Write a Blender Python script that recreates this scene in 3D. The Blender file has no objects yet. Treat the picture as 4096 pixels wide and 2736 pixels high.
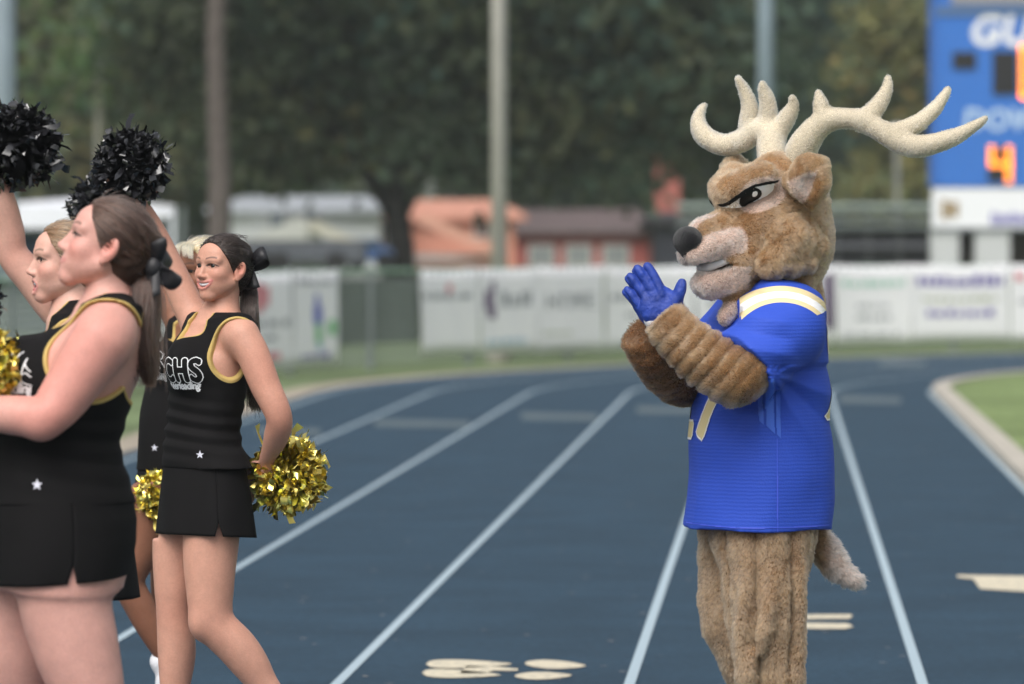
import bpy, bmesh, math, random
import numpy as np
from mathutils import Vector, Matrix
from mathutils.bvhtree import BVHTree

# ------------------------------------------------------------------ camera, sky, sun, exposure
scene = bpy.context.scene
COL = scene.collection
random.seed(7)
RNG = np.random.default_rng(7)
FPX = 5689.0            # 200 mm lens on a 36 mm sensor, in pixels of a 1024 px wide picture
CAM_H = 1.61
cam_data = bpy.data.cameras.new('camera')
cam_data.lens = 200; cam_data.sensor_width = 36
cam_data.clip_start = 0.5; cam_data.clip_end = 3000
cam_data.shift_y = -100 / 1024
cam_data.dof.use_dof = True
cam_data.dof.focus_distance = 16.6
cam_data.dof.aperture_fstop = 3.9
cam_data.dof.aperture_blades = 9
cam = bpy.data.objects.new('camera', cam_data)
cam.location = (0, 0, CAM_H); cam.rotation_euler = (math.radians(90), 0, 0)
COL.objects.link(cam); scene.camera = cam

SUN_EL, SUN_AZ = math.radians(52), math.radians(205)     # azimuth clockwise from +Y
world = bpy.data.worlds.new('World'); scene.world = world; world.use_nodes = True
wn = world.node_tree.nodes; wl = world.node_tree.links
bg = wn['Background']
sky = wn.new('ShaderNodeTexSky'); sky.sky_type = 'NISHITA'; sky.sun_disc = False
sky.sun_elevation = SUN_EL; sky.sun_rotation = SUN_AZ
sky.air_density = 1.0; sky.dust_density = 5.0; sky.ozone_density = 1.0
hs = wn.new('ShaderNodeHueSaturation'); hs.inputs['Saturation'].default_value = 0.28   # a grey overcast
wl.new(sky.outputs[0], hs.inputs['Color']); wl.new(hs.outputs[0], bg.inputs['Color'])
bg.inputs['Strength'].default_value = 0.12
sun_d = bpy.data.lights.new('sun', 'SUN'); sun_d.energy = 1.4; sun_d.angle = math.radians(45); sun_d.color = (1, 0.97, 0.93)
sun = bpy.data.objects.new('sun', sun_d); COL.objects.link(sun)
sd = Vector((math.sin(SUN_AZ) * math.cos(SUN_EL), math.cos(SUN_AZ) * math.cos(SUN_EL), math.sin(SUN_EL)))
sun.rotation_euler = sd.to_track_quat('Z', 'Y').to_euler()
scene.view_settings.view_transform = 'Standard'; scene.view_settings.look = 'None'
scene.view_settings.exposure = 0.48; scene.view_settings.gamma = 1.0
scene.render.engine = 'CYCLES'
scene.cycles.use_denoising = True
scene.cycles.max_bounces = 8; scene.cycles.volume_bounces = 1; scene.cycles.transparent_max_bounces = 16
scene.cycles_curves.shape = 'RIBBONS'

# ------------------------------------------------------------------ small helpers
def srgb(r, g, b):
    f = lambda c: (c / 255 / 12.92) if c / 255 <= 0.04045 else ((c / 255 + 0.055) / 1.055) ** 2.4
    return (f(r), f(g), f(b))

def link(o, parent=None):
    COL.objects.link(o)
    if parent is not None: o.parent = parent
    return o

def empty(name, loc=(0, 0, 0), rz=0.0):
    o = bpy.data.objects.new(name, None); o.location = loc; o.rotation_euler = (0, 0, rz)
    o.empty_display_size = 0.1
    return link(o)

def tag(o, label=None, cat=None, group=None, kind=None):
    if label: o['label'] = label
    if cat: o['category'] = cat
    if group: o['group'] = group
    if kind: o['kind'] = kind
    return o

def np_mesh(name, V, Fq, mat=None, smooth=True, col=None, attrs=None):
    """mesh from numpy verts and a list/array of polygons (all of one size)."""
    V = np.asarray(V, np.float32); Fq = np.asarray(Fq, np.int32)
    me = bpy.data.meshes.new(name)
    me.vertices.add(len(V)); me.vertices.foreach_set('co', V.ravel())
    n, k = Fq.shape
    me.loops.add(n * k); me.loops.foreach_set('vertex_index', Fq.ravel())
    me.polygons.add(n)
    me.polygons.foreach_set('loop_start', np.arange(0, n * k, k, dtype=np.int32))
    me.polygons.foreach_set('loop_total', np.full(n, k, np.int32))
    me.update(calc_edges=True)
    if smooth: me.polygons.foreach_set('use_smooth', np.ones(n, bool))
    if col is not None:
        a = me.attributes.new('Col', 'FLOAT_COLOR', 'POINT')
        c = np.ones((len(V), 4), np.float32); c[:, :3] = col
        a.data.foreach_set('color', c.ravel())
    for nm, arr in (attrs or {}).items():
        a = me.attributes.new(nm, 'FLOAT', 'POINT'); a.data.foreach_set('value', np.asarray(arr, np.float32))
    if mat: me.materials.append(mat)
    return me

def add_mesh(name, V, Fq, mat, parent=None, **kw):
    return link(bpy.data.objects.new(name, np_mesh(name, V, Fq, mat, **kw)), parent)

class MB:
    """collects boxes, prisms, tubes and free polygons into one mesh."""
    def __init__(s): s.v = []; s.f = []
    def box(s, x0, x1, y0, y1, z0, z1):
        b = len(s.v)
        s.v += [(x0,y0,z0),(x1,y0,z0),(x1,y1,z0),(x0,y1,z0),(x0,y0,z1),(x1,y0,z1),(x1,y1,z1),(x0,y1,z1)]
        s.f += [tuple(b + i for i in q) for q in ((3,2,1,0),(4,5,6,7),(0,1,5,4),(1,2,6,5),(2,3,7,6),(3,0,4,7))]
        return s
    def tube(s, pts, r, n=10, cap=True):
        pts = [Vector(p) for p in pts]; rs = r if isinstance(r, (list, tuple)) else [r] * len(pts)
        b = len(s.v)
        for i, p in enumerate(pts):
            t = (pts[min(i + 1, len(pts) - 1)] - pts[max(i - 1, 0)]).normalized()
            a = t.orthogonal().normalized() if abs(t.z) < 0.95 else (Vector((1, 0, 0)) - t * t.x).normalized()
            c = t.cross(a)
            for j in range(n):
                w = 2 * math.pi * j / n
                s.v.append(tuple(p + (a * math.cos(w) + c * math.sin(w)) * rs[i]))
        for i in range(len(pts) - 1):
            for j in range(n):
                s.f.append((b + i*n + j, b + i*n + (j+1) % n, b + (i+1)*n + (j+1) % n, b + (i+1)*n + j))
        if cap:
            s.f.append(tuple(b + j for j in range(n))[::-1])
            s.f.append(tuple(b + (len(pts)-1)*n + j for j in range(n)))
        return s
    def poly(s, pts):
        b = len(s.v); s.v += [tuple(p) for p in pts]; s.f.append(tuple(range(b, b + len(pts)))); return s
    def prism(s, pts2, y0, y1):
        """outline in x,z extruded along y"""
        b = len(s.v); n = len(pts2)
        s.v += [(x, y0, z) for x, z in pts2] + [(x, y1, z) for x, z in pts2]
        s.f.append(tuple(b + i for i in range(n))); s.f.append(tuple(b + n + i for i in range(n))[::-1])
        for i in range(n): s.f.append((b + (i+1) % n, b + i, b + n + i, b + n + (i+1) % n))
        return s
    def build(s, name, mat, parent=None, smooth=False, bevel=0):
        me = bpy.data.meshes.new(name); me.from_pydata(s.v, [], s.f)
        bm = bmesh.new(); bm.from_mesh(me); bmesh.ops.recalc_face_normals(bm, faces=bm.faces)
        if bevel: bmesh.ops.bevel(bm, geom=list(bm.edges), offset=bevel, segments=2, affect='EDGES', profile=0.6)
        bm.to_mesh(me); bm.free()
        if smooth: me.polygons.foreach_set('use_smooth', [True] * len(me.polygons))
        me.materials.append(mat)
        return link(bpy.data.objects.new(name, me), parent)

# ------------------------------------------------------------------ materials
MATS = {}
def mat(name, color=(0.5, 0.5, 0.5), rough=0.6, metal=0.0, spec=0.5, var=0.0, scale=4.0, bump=0.0, bscale=40.0,
        attr=None, sheen=0.0, sss=0.0, detail=4.0, var2=0.0, scale2=60.0, emit=None, coat=0.0):
    if name in MATS: return MATS[name]
    m = bpy.data.materials.new(name); m.use_nodes = True
    N = m.node_tree.nodes; L = m.node_tree.links; b = N['Principled BSDF']
    b.inputs['Roughness'].default_value = rough; b.inputs['Metallic'].default_value = metal
    b.inputs['Specular IOR Level'].default_value = spec
    tc = N.new('ShaderNodeTexCoord')
    if attr:
        a = N.new('ShaderNodeAttribute'); a.attribute_name = attr; out = a.outputs['Color']
    else:
        c = N.new('ShaderNodeRGB'); c.outputs[0].default_value = (*color, 1); out = c.outputs[0]
    for v, sc in ((var, scale), (var2, scale2)):
        if v:
            nz = N.new('ShaderNodeTexNoise'); nz.inputs['Scale'].default_value = sc; nz.inputs['Detail'].default_value = detail
            L.new(tc.outputs['Object'], nz.inputs['Vector'])
            mr = N.new('ShaderNodeMapRange'); mr.inputs['From Min'].default_value = 0.3; mr.inputs['From Max'].default_value = 0.7
            mr.inputs['To Min'].default_value = 1 - v; mr.inputs['To Max'].default_value = 1 + v
            L.new(nz.outputs['Fac'], mr.inputs['Value'])
            mx = N.new('ShaderNodeVectorMath'); mx.operation = 'SCALE'
            L.new(out, mx.inputs[0]); L.new(mr.outputs[0], mx.inputs['Scale']); out = mx.outputs[0]
    L.new(out, b.inputs['Base Color'])
    if bump:
        nb = N.new('ShaderNodeTexNoise'); nb.inputs['Scale'].default_value = bscale; nb.inputs['Detail'].default_value = 5
        L.new(tc.outputs['Object'], nb.inputs['Vector'])
        bp = N.new('ShaderNodeBump'); bp.inputs['Strength'].default_value = bump; bp.inputs['Distance'].default_value = 0.01
        L.new(nb.outputs['Fac'], bp.inputs['Height']); L.new(bp.outputs[0], b.inputs['Normal'])
    if sheen:
        b.inputs['Sheen Weight'].default_value = sheen; b.inputs['Sheen Roughness'].default_value = 0.4
    if sss:
        b.inputs['Subsurface Weight'].default_value = sss; b.inputs['Subsurface Radius'].default_value = (1.0, 0.35, 0.2)
        b.inputs['Subsurface Scale'].default_value = 0.008
    if coat: b.inputs['Coat Weight'].default_value = coat; b.inputs['Coat Roughness'].default_value = 0.1
    if emit:
        b.inputs['Emission Color'].default_value = (*emit[0], 1); b.inputs['Emission Strength'].default_value = emit[1]
    MATS[name] = m
    return m

def hair_mat(name, rough=0.35, shine=0.5, gain=1.0):
    """strand material reading the per-strand colour"""
    if name in MATS: return MATS[name]
    m = bpy.data.materials.new(name); m.use_nodes = True
    N = m.node_tree.nodes; L = m.node_tree.links; N.remove(N['Principled BSDF'])
    a = N.new('ShaderNodeAttribute'); a.attribute_name = 'Col'
    h = N.new('ShaderNodeBsdfHairPrincipled'); h.parametrization = 'COLOR'
    h.inputs['Roughness'].default_value = rough; h.inputs['Radial Roughness'].default_value = 0.6
    L.new(a.outputs['Color'], h.inputs['Color'])
    L.new(h.outputs[0], N['Material Output'].inputs['Surface'])
    MATS[name] = m
    return m

# ------------------------------------------------------------------ implicit surfaces (smoothly blended tapered limbs)
def A3(p): return np.asarray(p, float)

class Field:
    def __init__(s): s.ops = []; s.post = []
    def _add(s, fn, lo, hi, k, sign): s.ops.append((fn, A3(lo), A3(hi), k, sign)); return s
    def cone(s, a, b, ra, rb, k=0.02, sign=1, sq=None):
        """tapered capsule; sq=(axis, factor) flattens it across an axis"""
        a = A3(a); b = A3(b); ab = b - a; l2 = max(ab @ ab, 1e-12)
        def fn(X, Y, Z):
            px, py, pz = X - a[0], Y - a[1], Z - a[2]
            t = np.clip((px * ab[0] + py * ab[1] + pz * ab[2]) / l2, 0, 1)
            qx, qy, qz = px - t * ab[0], py - t * ab[1], pz - t * ab[2]
            d2 = qx * qx + qy * qy + qz * qz
            if sq is not None:
                ax, f = sq
                w = qx * ax[0] + qy * ax[1] + qz * ax[2]
                d2 = d2 + w * w * (f * f - 1)
            return np.sqrt(d2) - (ra + t * (rb - ra))
        r = max(ra, rb)
        return s._add(fn, np.minimum(a, b) - r, np.maximum(a, b) + r, k, sign)
    def chain(s, pts, k=0.02, sq=None, k0=None, sub=9):
        """limb through (point, radius) stations: one smooth tapering tube blended into the field once"""
        P = np.array([np.append(A3(p), r) for p, r in pts]); n = len(P)
        if n > 2 and sub > 1:
            E = np.vstack([2 * P[0] - P[1], P, 2 * P[-1] - P[-2]]); out = []
            for i in range(n - 1):
                p0, p1, p2, p3 = E[i:i+4]
                for t in np.arange(sub) / sub: out.append(0.5 * ((2*p1) + (-p0+p2)*t + (2*p0-5*p1+4*p2-p3)*t*t + (-p0+3*p1-3*p2+p3)*t**3))
            P = np.vstack(out + [P[-1]])
        def fn(X, Y, Z):
            best = None
            for i in range(len(P) - 1):
                a, ra, b, rb = P[i, :3], P[i, 3], P[i+1, :3], P[i+1, 3]; ab = b - a; l2 = max(ab @ ab, 1e-12)
                px, py, pz = X - a[0], Y - a[1], Z - a[2]
                t = np.clip((px * ab[0] + py * ab[1] + pz * ab[2]) / l2, 0, 1)
                d = np.sqrt((px - t*ab[0])**2 + (py - t*ab[1])**2 + (pz - t*ab[2])**2) - (ra + t * (rb - ra))
                best = d if best is None else np.minimum(best, d)
            return best
        r = P[:, 3:4]
        return s._add(fn, (P[:, :3] - r).min(0), (P[:, :3] + r).max(0), k0 if k0 is not None else k, 1)
    def ell(s, c, r, R=None, k=0.02, sign=1):
        c = A3(c); r = A3(r); R = np.eye(3) if R is None else A3(R)      # columns of R are the ellipsoid's axes
        def fn(X, Y, Z):
            p = (X - c[0], Y - c[1], Z - c[2])
            q = [p[0] * R[0, i] + p[1] * R[1, i] + p[2] * R[2, i] for i in range(3)]
            k0 = np.sqrt(sum((q[i] / r[i]) ** 2 for i in range(3)))
            k1 = np.sqrt(sum((q[i] / r[i] ** 2) ** 2 for i in range(3))) + 1e-9
            return k0 * (k0 - 1) / k1
        ext = np.sqrt(((R * r) ** 2).sum(1))
        return s._add(fn, c - ext, c + ext, k, sign)
    def ball(s, c, r, k=0.02, sign=1): return s.ell(c, (r, r, r), None, k, sign)
    def loft(s, rings, yaw, k=0.02, power=2.0):
        """stack of upright elliptic rings (z, cx, cy, r_forward, r_side), forward turned by yaw"""
        rings = sorted(rings); Zs = np.array([r[0] for r in rings])
        c, sn = math.cos(yaw), math.sin(yaw)
        def fn(X, Y, Z):
            z = Z.ravel()
            col = [np.interp(z, Zs, [r[i] for r in rings]).reshape(Z.shape) for i in range(1, 5)]
            # soften the piecewise profile
            for e in (-0.02, 0.02):
                col = [a + np.interp(z + e, Zs, [r[i + 1] for r in rings]).reshape(Z.shape) for i, a in enumerate(col)]
            cx, cy, rf, rs = [a / 3 for a in col]
            dx, dy = X - cx, Y - cy
            u = -dx * c - dy * sn; w = dx * sn - dy * c
            q = ((np.abs(u) / rf) ** power + (np.abs(w) / rs) ** power) ** (1 / power)
            d = (q - 1) * np.minimum(rf, rs)
            return np.maximum(d, np.maximum(Zs[0] - Z, Z - Zs[-1]))
        m = max(max(r[3], r[4]) for r in rings)
        lo = (min(r[1] for r in rings) - m, min(r[2] for r in rings) - m, Zs[0])
        hi = (max(r[1] for r in rings) + m, max(r[2] for r in rings) + m, Zs[-1])
        return s._add(fn, lo, hi, k, 1)
    def at(s, P):
        """field value at single points"""
        X, Y, Z = P[:, 0], P[:, 1], P[:, 2]; D = np.full(len(P), 1.0)
        for fn, a, b, k, sign in s.ops:
            d = fn(X, Y, Z); d = -d if sign < 0 else d; hh = np.maximum(k - np.abs(D - d), 0) / max(k, 1e-6)
            D = np.maximum(D, d) + hh * hh * k * 0.25 if sign < 0 else np.minimum(D, d) - hh * hh * k * 0.25
        return D
    def bounds(s):
        lo = np.min([o[1] for o in s.ops if o[4] > 0], 0); hi = np.max([o[2] for o in s.ops if o[4] > 0], 0)
        return lo, hi
    def grid(s, h, lo=None, hi=None, grow=0.0):
        l0, h0 = s.bounds()
        lo = (l0 if lo is None else A3(lo)) - grow - 3 * h; hi = (h0 if hi is None else A3(hi)) + grow + 3 * h
        n = np.ceil((hi - lo) / h).astype(int) + 1
        ax = [lo[i] + h * np.arange(n[i]) for i in range(3)]
        D = np.full(n, 1.0, np.float32)
        for fn, a, b, k, sign in s.ops:
            i0 = np.clip(np.floor((a - k - grow - 4 * h - lo) / h).astype(int), 0, n); i1 = np.clip(np.ceil((b + k + grow + 4 * h - lo) / h).astype(int) + 1, 0, n)
            if np.any(i1 <= i0): continue
            sl = tuple(slice(i0[j], i1[j]) for j in range(3))
            X = ax[0][sl[0]][:, None, None]; Y = ax[1][sl[1]][None, :, None]; Z = ax[2][sl[2]][None, None, :]
            d = fn(X, Y, Z).astype(np.float32); cur = D[sl]
            if sign < 0:
                d = -d; hh = np.maximum(k - np.abs(cur - d), 0) / max(k, 1e-6)
                D[sl] = np.maximum(cur, d) + hh * hh * k * 0.25
            else:
                hh = np.maximum(k - np.abs(cur - d), 0) / max(k, 1e-6)
                D[sl] = np.minimum(cur, d) - hh * hh * k * 0.25
        X, Y, Z = ax[0][:, None, None], ax[1][None, :, None], ax[2][None, None, :]
        for p in s.post: D = p(D, X, Y, Z).astype(np.float32)
        return D, lo, h
    def mesh(s, h, lo=None, hi=None, grow=0.0, relax=2):
        return surface_nets(*s.grid(h, lo, hi, grow), relax)

def surface_nets(D, lo, h, relax=2):
    S = D < 0
    n = np.array(D.shape)
    cnt = np.zeros(n - 1, np.int8)
    for i in (0, 1):
        for j in (0, 1):
            for k in (0, 1):
                cnt += S[i:n[0]-1+i, j:n[1]-1+j, k:n[2]-1+k]
    act = (cnt > 0) & (cnt < 8)
    ac = np.argwhere(act)
    idx = np.full(n - 1, -1, np.int32); idx[act] = np.arange(len(ac))
    cs = [(i, j, k) for i in (0, 1) for j in (0, 1) for k in (0, 1)]
    val = {c: D[ac[:, 0] + c[0], ac[:, 1] + c[1], ac[:, 2] + c[2]].astype(float) for c in cs}
    pos = np.zeros((len(ac), 3)); w = np.zeros(len(ac))
    for a in cs:
        for ax in range(3):
            if a[ax]: continue
            b = list(a); b[ax] = 1; b = tuple(b)
            da, db = val[a], val[b]; m = (da < 0) != (db < 0)
            t = da[m] / (da[m] - db[m])
            p = np.tile(np.array(a, float), (m.sum(), 1)); p[:, ax] += t
            pos[m] += p; w[m] += 1
    V = np.asarray(lo) + h * (ac + pos / w[:, None])
    quads = []
    for ax in range(3):
        o1, o2 = [(1, 2), (2, 0), (0, 1)][ax]
        sa = [slice(None)] * 3; sb = [slice(None)] * 3
        sa[ax] = slice(0, n[ax] - 1); sb[ax] = slice(1, n[ax])
        a, b = S[tuple(sa)], S[tuple(sb)]
        e = np.argwhere(a != b)
        e = e[(e[:, o1] > 0) & (e[:, o2] > 0) & (e[:, o1] < n[o1] - 1) & (e[:, o2] < n[o2] - 1)]
        q = []
        for d1, d2 in ((1, 1), (0, 1), (0, 0), (1, 0)):
            c = e.copy(); c[:, o1] -= d1; c[:, o2] -= d2
            q.append(idx[c[:, 0], c[:, 1], c[:, 2]])
        q = np.stack(q, 1)
        flip = ~a[e[:, 0], e[:, 1], e[:, 2]]
        q[flip] = q[flip][:, ::-1]
        quads.append(q)
    Q = np.concatenate(quads); Q = Q[(Q >= 0).all(1)]
    # relax the lattice steps out of the surface
    e = np.concatenate([Q[:, [0, 1]], Q[:, [1, 2]], Q[:, [2, 3]], Q[:, [3, 0]]]); nv = len(V)
    deg = np.maximum(np.bincount(e[:, 0], minlength=nv) + np.bincount(e[:, 1], minlength=nv), 1)
    for lam in (0.6, -0.62) * relax + (0.5,):
        S = np.stack([np.bincount(e[:, 0], V[e[:, 1], i], nv) + np.bincount(e[:, 1], V[e[:, 0], i], nv) for i in range(3)], 1)
        V = V + lam * (S / deg[:, None] - V)
    return V, Q

def merge(parts):
    V = []; Q = []; b = 0
    for v, q in parts:
        V.append(v); Q.append(q + b); b += len(v)
    return np.concatenate(V), np.concatenate(Q)

def keep(V, Q, mask):
    """drop the quads whose vertices are not all kept"""
    Q = Q[mask[Q].all(1)]
    u = np.unique(Q); r = np.full(len(V), -1); r[u] = np.arange(len(u))
    return V[u], r[Q]

_KS = {}
def wob(P, scale, seed=0, n=7):
    """smooth pseudo noise in about -1..1"""
    if (seed, n) not in _KS:
        g = np.random.default_rng(100 + seed); d = g.normal(size=(n, 3)); d /= np.linalg.norm(d, axis=1)[:, None]
        _KS[(seed, n)] = (d * g.uniform(0.6, 1.6, (n, 1)), g.uniform(0, 6.28, n))
    d, ph = _KS[(seed, n)]
    X, Y, Z = P if isinstance(P, tuple) else (P[:, 0], P[:, 1], P[:, 2])
    out = 0
    for i in range(n): out = out + np.sin((X * d[i, 0] + Y * d[i, 1] + Z * d[i, 2]) * scale + ph[i])
    return out / (n ** 0.5 * 1.2)

def normals_of(V, Q):
    d1 = V[Q[:, 2]] - V[Q[:, 0]]; d2 = V[Q[:, 3]] - V[Q[:, 1]]
    fn = np.cross(d1, d2); N = np.zeros_like(V)
    for i in range(4): np.add.at(N, Q[:, i], fn)
    return N / (np.linalg.norm(N, axis=1)[:, None] + 1e-12), fn

def sample(V, Q, count, rng=RNG, weight=None):
    """random points on the quads: position, normal, a vertex index for looking colours up"""
    N, fn = normals_of(V, Q)
    ar = np.linalg.norm(fn, axis=1)
    if weight is not None: ar = ar * weight[Q].mean(1)
    pick = rng.choice(len(Q), count, p=ar / ar.sum())
    w = rng.uniform(size=(count, 2)); q = Q[pick]
    u, v = w[:, :1], w[:, 1:]
    bl = lambda T: T[q[:, 0]] * (1-u) * (1-v) + T[q[:, 1]] * u * (1-v) + T[q[:, 2]] * u * v + T[q[:, 3]] * (1-u) * v
    P = bl(V); n = bl(N); n /= np.linalg.norm(n, axis=1)[:, None] + 1e-9
    return P, n, q[np.arange(count), rng.integers(0, 4, count)]

def strands(name, P, cols, rad, material, parent=None, kind=None):
    """P: (curves, points, 3); cols per curve; rad: (points,) or (curves, points)"""
    n, k = P.shape[:2]
    hc = bpy.data.hair_curves.new(name)
    hc.add_curves([k] * n)
    hc.attributes['position'].data.foreach_set('vector', np.ascontiguousarray(P, np.float32).ravel())
    ra = hc.attributes.get('radius') or hc.attributes.new('radius', 'FLOAT', 'POINT')
    ra.data.foreach_set('value', np.ascontiguousarray(np.broadcast_to(rad, (n, k)), np.float32).ravel())
    ca = hc.attributes.new('Col', 'FLOAT_COLOR', 'CURVE')
    c = np.ones((n, 4), np.float32); c[:, :3] = np.clip(cols, 0.002, 0.97)
    ca.data.foreach_set('color', c.ravel())
    hc.materials.append(material)
    o = bpy.data.objects.new(name, hc)
    if kind: o['kind'] = kind
    return link(o, parent)

def fur(name, V, Q, col, count, length, comb, parent, rad=0.0011, lift=0.75, jitter=0.25, clumps=0.35, cvar=0.16, seed=1, weight=None, mname='fur_strands'):
    """short plush pile: comb(P, n) gives the lie of the hair"""
    rng = np.random.default_rng(seed)
    P, n, vi = sample(V, Q, count, rng, weight)
    d = comb(P, n); d = d - (d * n).sum(1)[:, None] * n
    d /= np.linalg.norm(d, axis=1)[:, None] + 1e-9
    L = length * rng.uniform(0.7, 1.25, (count, 1)) * (1 + 0.25 * wob(P, 60, 5)[:, None])
    j = rng.normal(size=(count, 3)) * jitter
    clump = np.stack([wob(P, 150, 11), wob(P, 150, 12), wob(P, 150, 13)], 1) * clumps
    mid = P + n * L * 0.55 * lift + (d + j * 0.5 + clump * 0.5) * L * 0.3
    tip = P + n * L * lift + (d + j + clump) * L * 0.75
    pts = np.stack([P - n * 0.001, mid, tip], 1)
    c = col[vi] * (1 + rng.normal(size=(count, 1)) * cvar * 0.6 + cvar * 0.6 * wob(P, 45, 8)[:, None] + cvar * 1.1 * wob(P, 620, 9)[:, None] + cvar * 0.9 * wob(P, 300, 10)[:, None])
    return strands(name, pts, c, np.array([rad, rad * 0.85, rad * 0.25]), hair_mat(mname, 0.45), parent)

# ------------------------------------------------------------------ flat print laid on curved cloth
def text_mask(body, height, cell, shear=0.0, bold=0, space=1.0, xs=1.0):
    cu = bpy.data.curves.new('print', 'FONT'); cu.body = body; cu.size = 1.0; cu.shear = shear; cu.space_character = space
    cu.resolution_u = 6
    ob = bpy.data.objects.new('print', cu); COL.objects.link(ob)
    me = bpy.data.meshes.new_from_object(ob.evaluated_get(bpy.context.evaluated_depsgraph_get()))
    me.calc_loop_triangles()
    V = np.array([v.co[:2] for v in me.vertices]); T = np.array([t.vertices[:] for t in me.loop_triangles])
    bpy.data.objects.remove(ob); bpy.data.curves.remove(cu); bpy.data.meshes.remove(me)
    mn, mx = V.min(0), V.max(0); sc = height / (mx[1] - mn[1]); V = (V - mn) * sc * np.array([xs, 1.0])
    pad = (bold + 3) * cell
    W, H = V.max(0) + 2 * pad
    nx, ny = int(W / cell) + 1, int(H / cell) + 1
    gx = (np.arange(nx) + 0.5) * cell - pad; gy = (np.arange(ny) + 0.5) * cell - pad
    M = np.zeros((nx, ny), bool)
    for t in T:
        a, b, c = V[t]
        i0, i1 = np.searchsorted(gx, [min(a[0], b[0], c[0]), max(a[0], b[0], c[0])]); j0, j1 = np.searchsorted(gy, [min(a[1], b[1], c[1]), max(a[1], b[1], c[1])])
        if i1 <= i0 or j1 <= j0: continue
        X = gx[i0:i1, None]; Y = gy[None, j0:j1]
        cr = lambda p, q: (q[0]-p[0]) * (Y-p[1]) - (q[1]-p[1]) * (X-p[0])
        s1, s2, s3 = cr(a, b), cr(b, c), cr(c, a)
        M[i0:i1, j0:j1] |= ((s1 >= 0) & (s2 >= 0) & (s3 >= 0)) | ((s1 <= 0) & (s2 <= 0) & (s3 <= 0))
    return dilate(M, bold), (W, H)

def dilate(M, r):
    out = M.copy()
    for i in range(-r, r + 1):
        for j in range(-r, r + 1):
            if i * i + j * j > r * r + 0.5: continue
            s = np.zeros_like(M)
            s[max(i,0):M.shape[0]+min(i,0), max(j,0):M.shape[1]+min(j,0)] = M[max(-i,0):M.shape[0]+min(-i,0), max(-j,0):M.shape[1]+min(-j,0)]
            out |= s
    return out

def poly_mask(poly, cell, holes=()):
    P = np.array(poly, float); mn = P.min(0) - 2 * cell; mx = P.max(0) + 2 * cell
    nx, ny = ((mx - mn) / cell).astype(int) + 1
    X = (mn[0] + (np.arange(nx) + 0.5) * cell)[:, None]; Y = (mn[1] + (np.arange(ny) + 0.5) * cell)[None, :]
    ins = np.zeros((nx, ny), bool)
    for i in range(len(P)):
        (x1, y1), (x2, y2) = P[i], P[i - 1]
        if y1 == y2: continue
        ins ^= ((y1 > Y) != (y2 > Y)) & (X < (x2 - x1) * (Y - y1) / (y2 - y1) + x1)
    return ins, mn

def decal(name, M, cell, place, direction, bvh, off, material, parent, reach=9.0, single=False):
    """small cells of print, dropped along a direction on to a surface; place(u, v) gives ray origins"""
    ij = np.argwhere(M)
    if len(ij) == 0: return None
    vid = {}; V = []; ok = []; F = []
    d = Vector(direction).normalized()
    def vert(i, j):
        if (i, j) not in vid:
            o = Vector(place(i * cell, j * cell)); hit = bvh.ray_cast(o, d)
            vid[(i, j)] = len(V)
            if hit[0] is None or hit[3] > reach: V.append((0, 0, 0)); ok.append(False)
            else:
                n = hit[1]; n = -n if n.dot(d) > 0 else n
                V.append(tuple(hit[0] + n * off)); ok.append(True)
        return vid[(i, j)]
    for i, j in ij:
        q = (vert(i, j), vert(i+1, j), vert(i+1, j+1), vert(i, j+1))
        if all(ok[a] for a in q):
            P = [Vector(V[a]) for a in q]
            if max((P[0]-P[2]).length, (P[1]-P[3]).length) < cell * 8: F.append(q)
    if not F: return None
    if single:                                   # keep the largest connected patch only
        par = list(range(len(V)))
        def root(a):
            while par[a] != a: par[a] = par[par[a]]; a = par[a]
            return a
        for q in F:
            for a in q[1:]: par[root(a)] = root(q[0])
        from collections import Counter
        best = Counter(root(q[0]) for q in F).most_common(1)[0][0]; F = [q for q in F if root(q[0]) == best]
        use = sorted({a for q in F for a in q}); mp = {a: i for i, a in enumerate(use)}; V = [V[a] for a in use]; F = [tuple(mp[a] for a in q) for q in F]
    return add_mesh(name, V, F, material, parent)

def bvh_of(V, Q): return BVHTree.FromPolygons([tuple(v) for v in V], [tuple(q) for q in Q])

class Fig:
    """a figure's own frame: survey readings (picture row and column at the figure's scale) become metres from its base"""
    VIEW = {'s': (0, 0, 1.0), 'd': (0, 0, 1.7453), '1': (2400, 250, 0.6814), '2': (2400, 1000, 0.7655), '3': (2400, 1900, 0.7223),
            '4': (0, 350, 0.606), '5': (500, 850, 0.5422), '6': (0, 1200, 0.979), '7': (450, 1600, 0.7246)}
    def __init__(s, scale, sx0): s.scale = scale; s.sx0 = sx0; s.loc = ((sx0 - 2048) / scale, FPX * 4 / scale, 0)
    def p(s, view, x, y, d=0.0):
        ox, oy, f = s.VIEW[view]
        return np.array([(ox + f * x - s.sx0) / s.scale, d, CAM_H - (oy + f * y - 968) / s.scale])
    def px(s, view): return s.VIEW[view][2] / s.scale
# ================================================================== THE SETTING
ALPHA = math.atan(269 / FPX)
SA, CA = math.sin(ALPHA), math.cos(ALPHA)
def tp(u, v, z=0.0):
    """a point u metres down the straight and v metres to the right of the line under the camera"""
    return (u * SA + v * CA, u * CA - v * SA, z)
def pxw(px, y): return (px - 512) / FPX * y          # world x that stands at a picture column, y metres away
def pyz(py, y): return CAM_H - (py - 242) / FPX * y  # world z likewise

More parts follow.
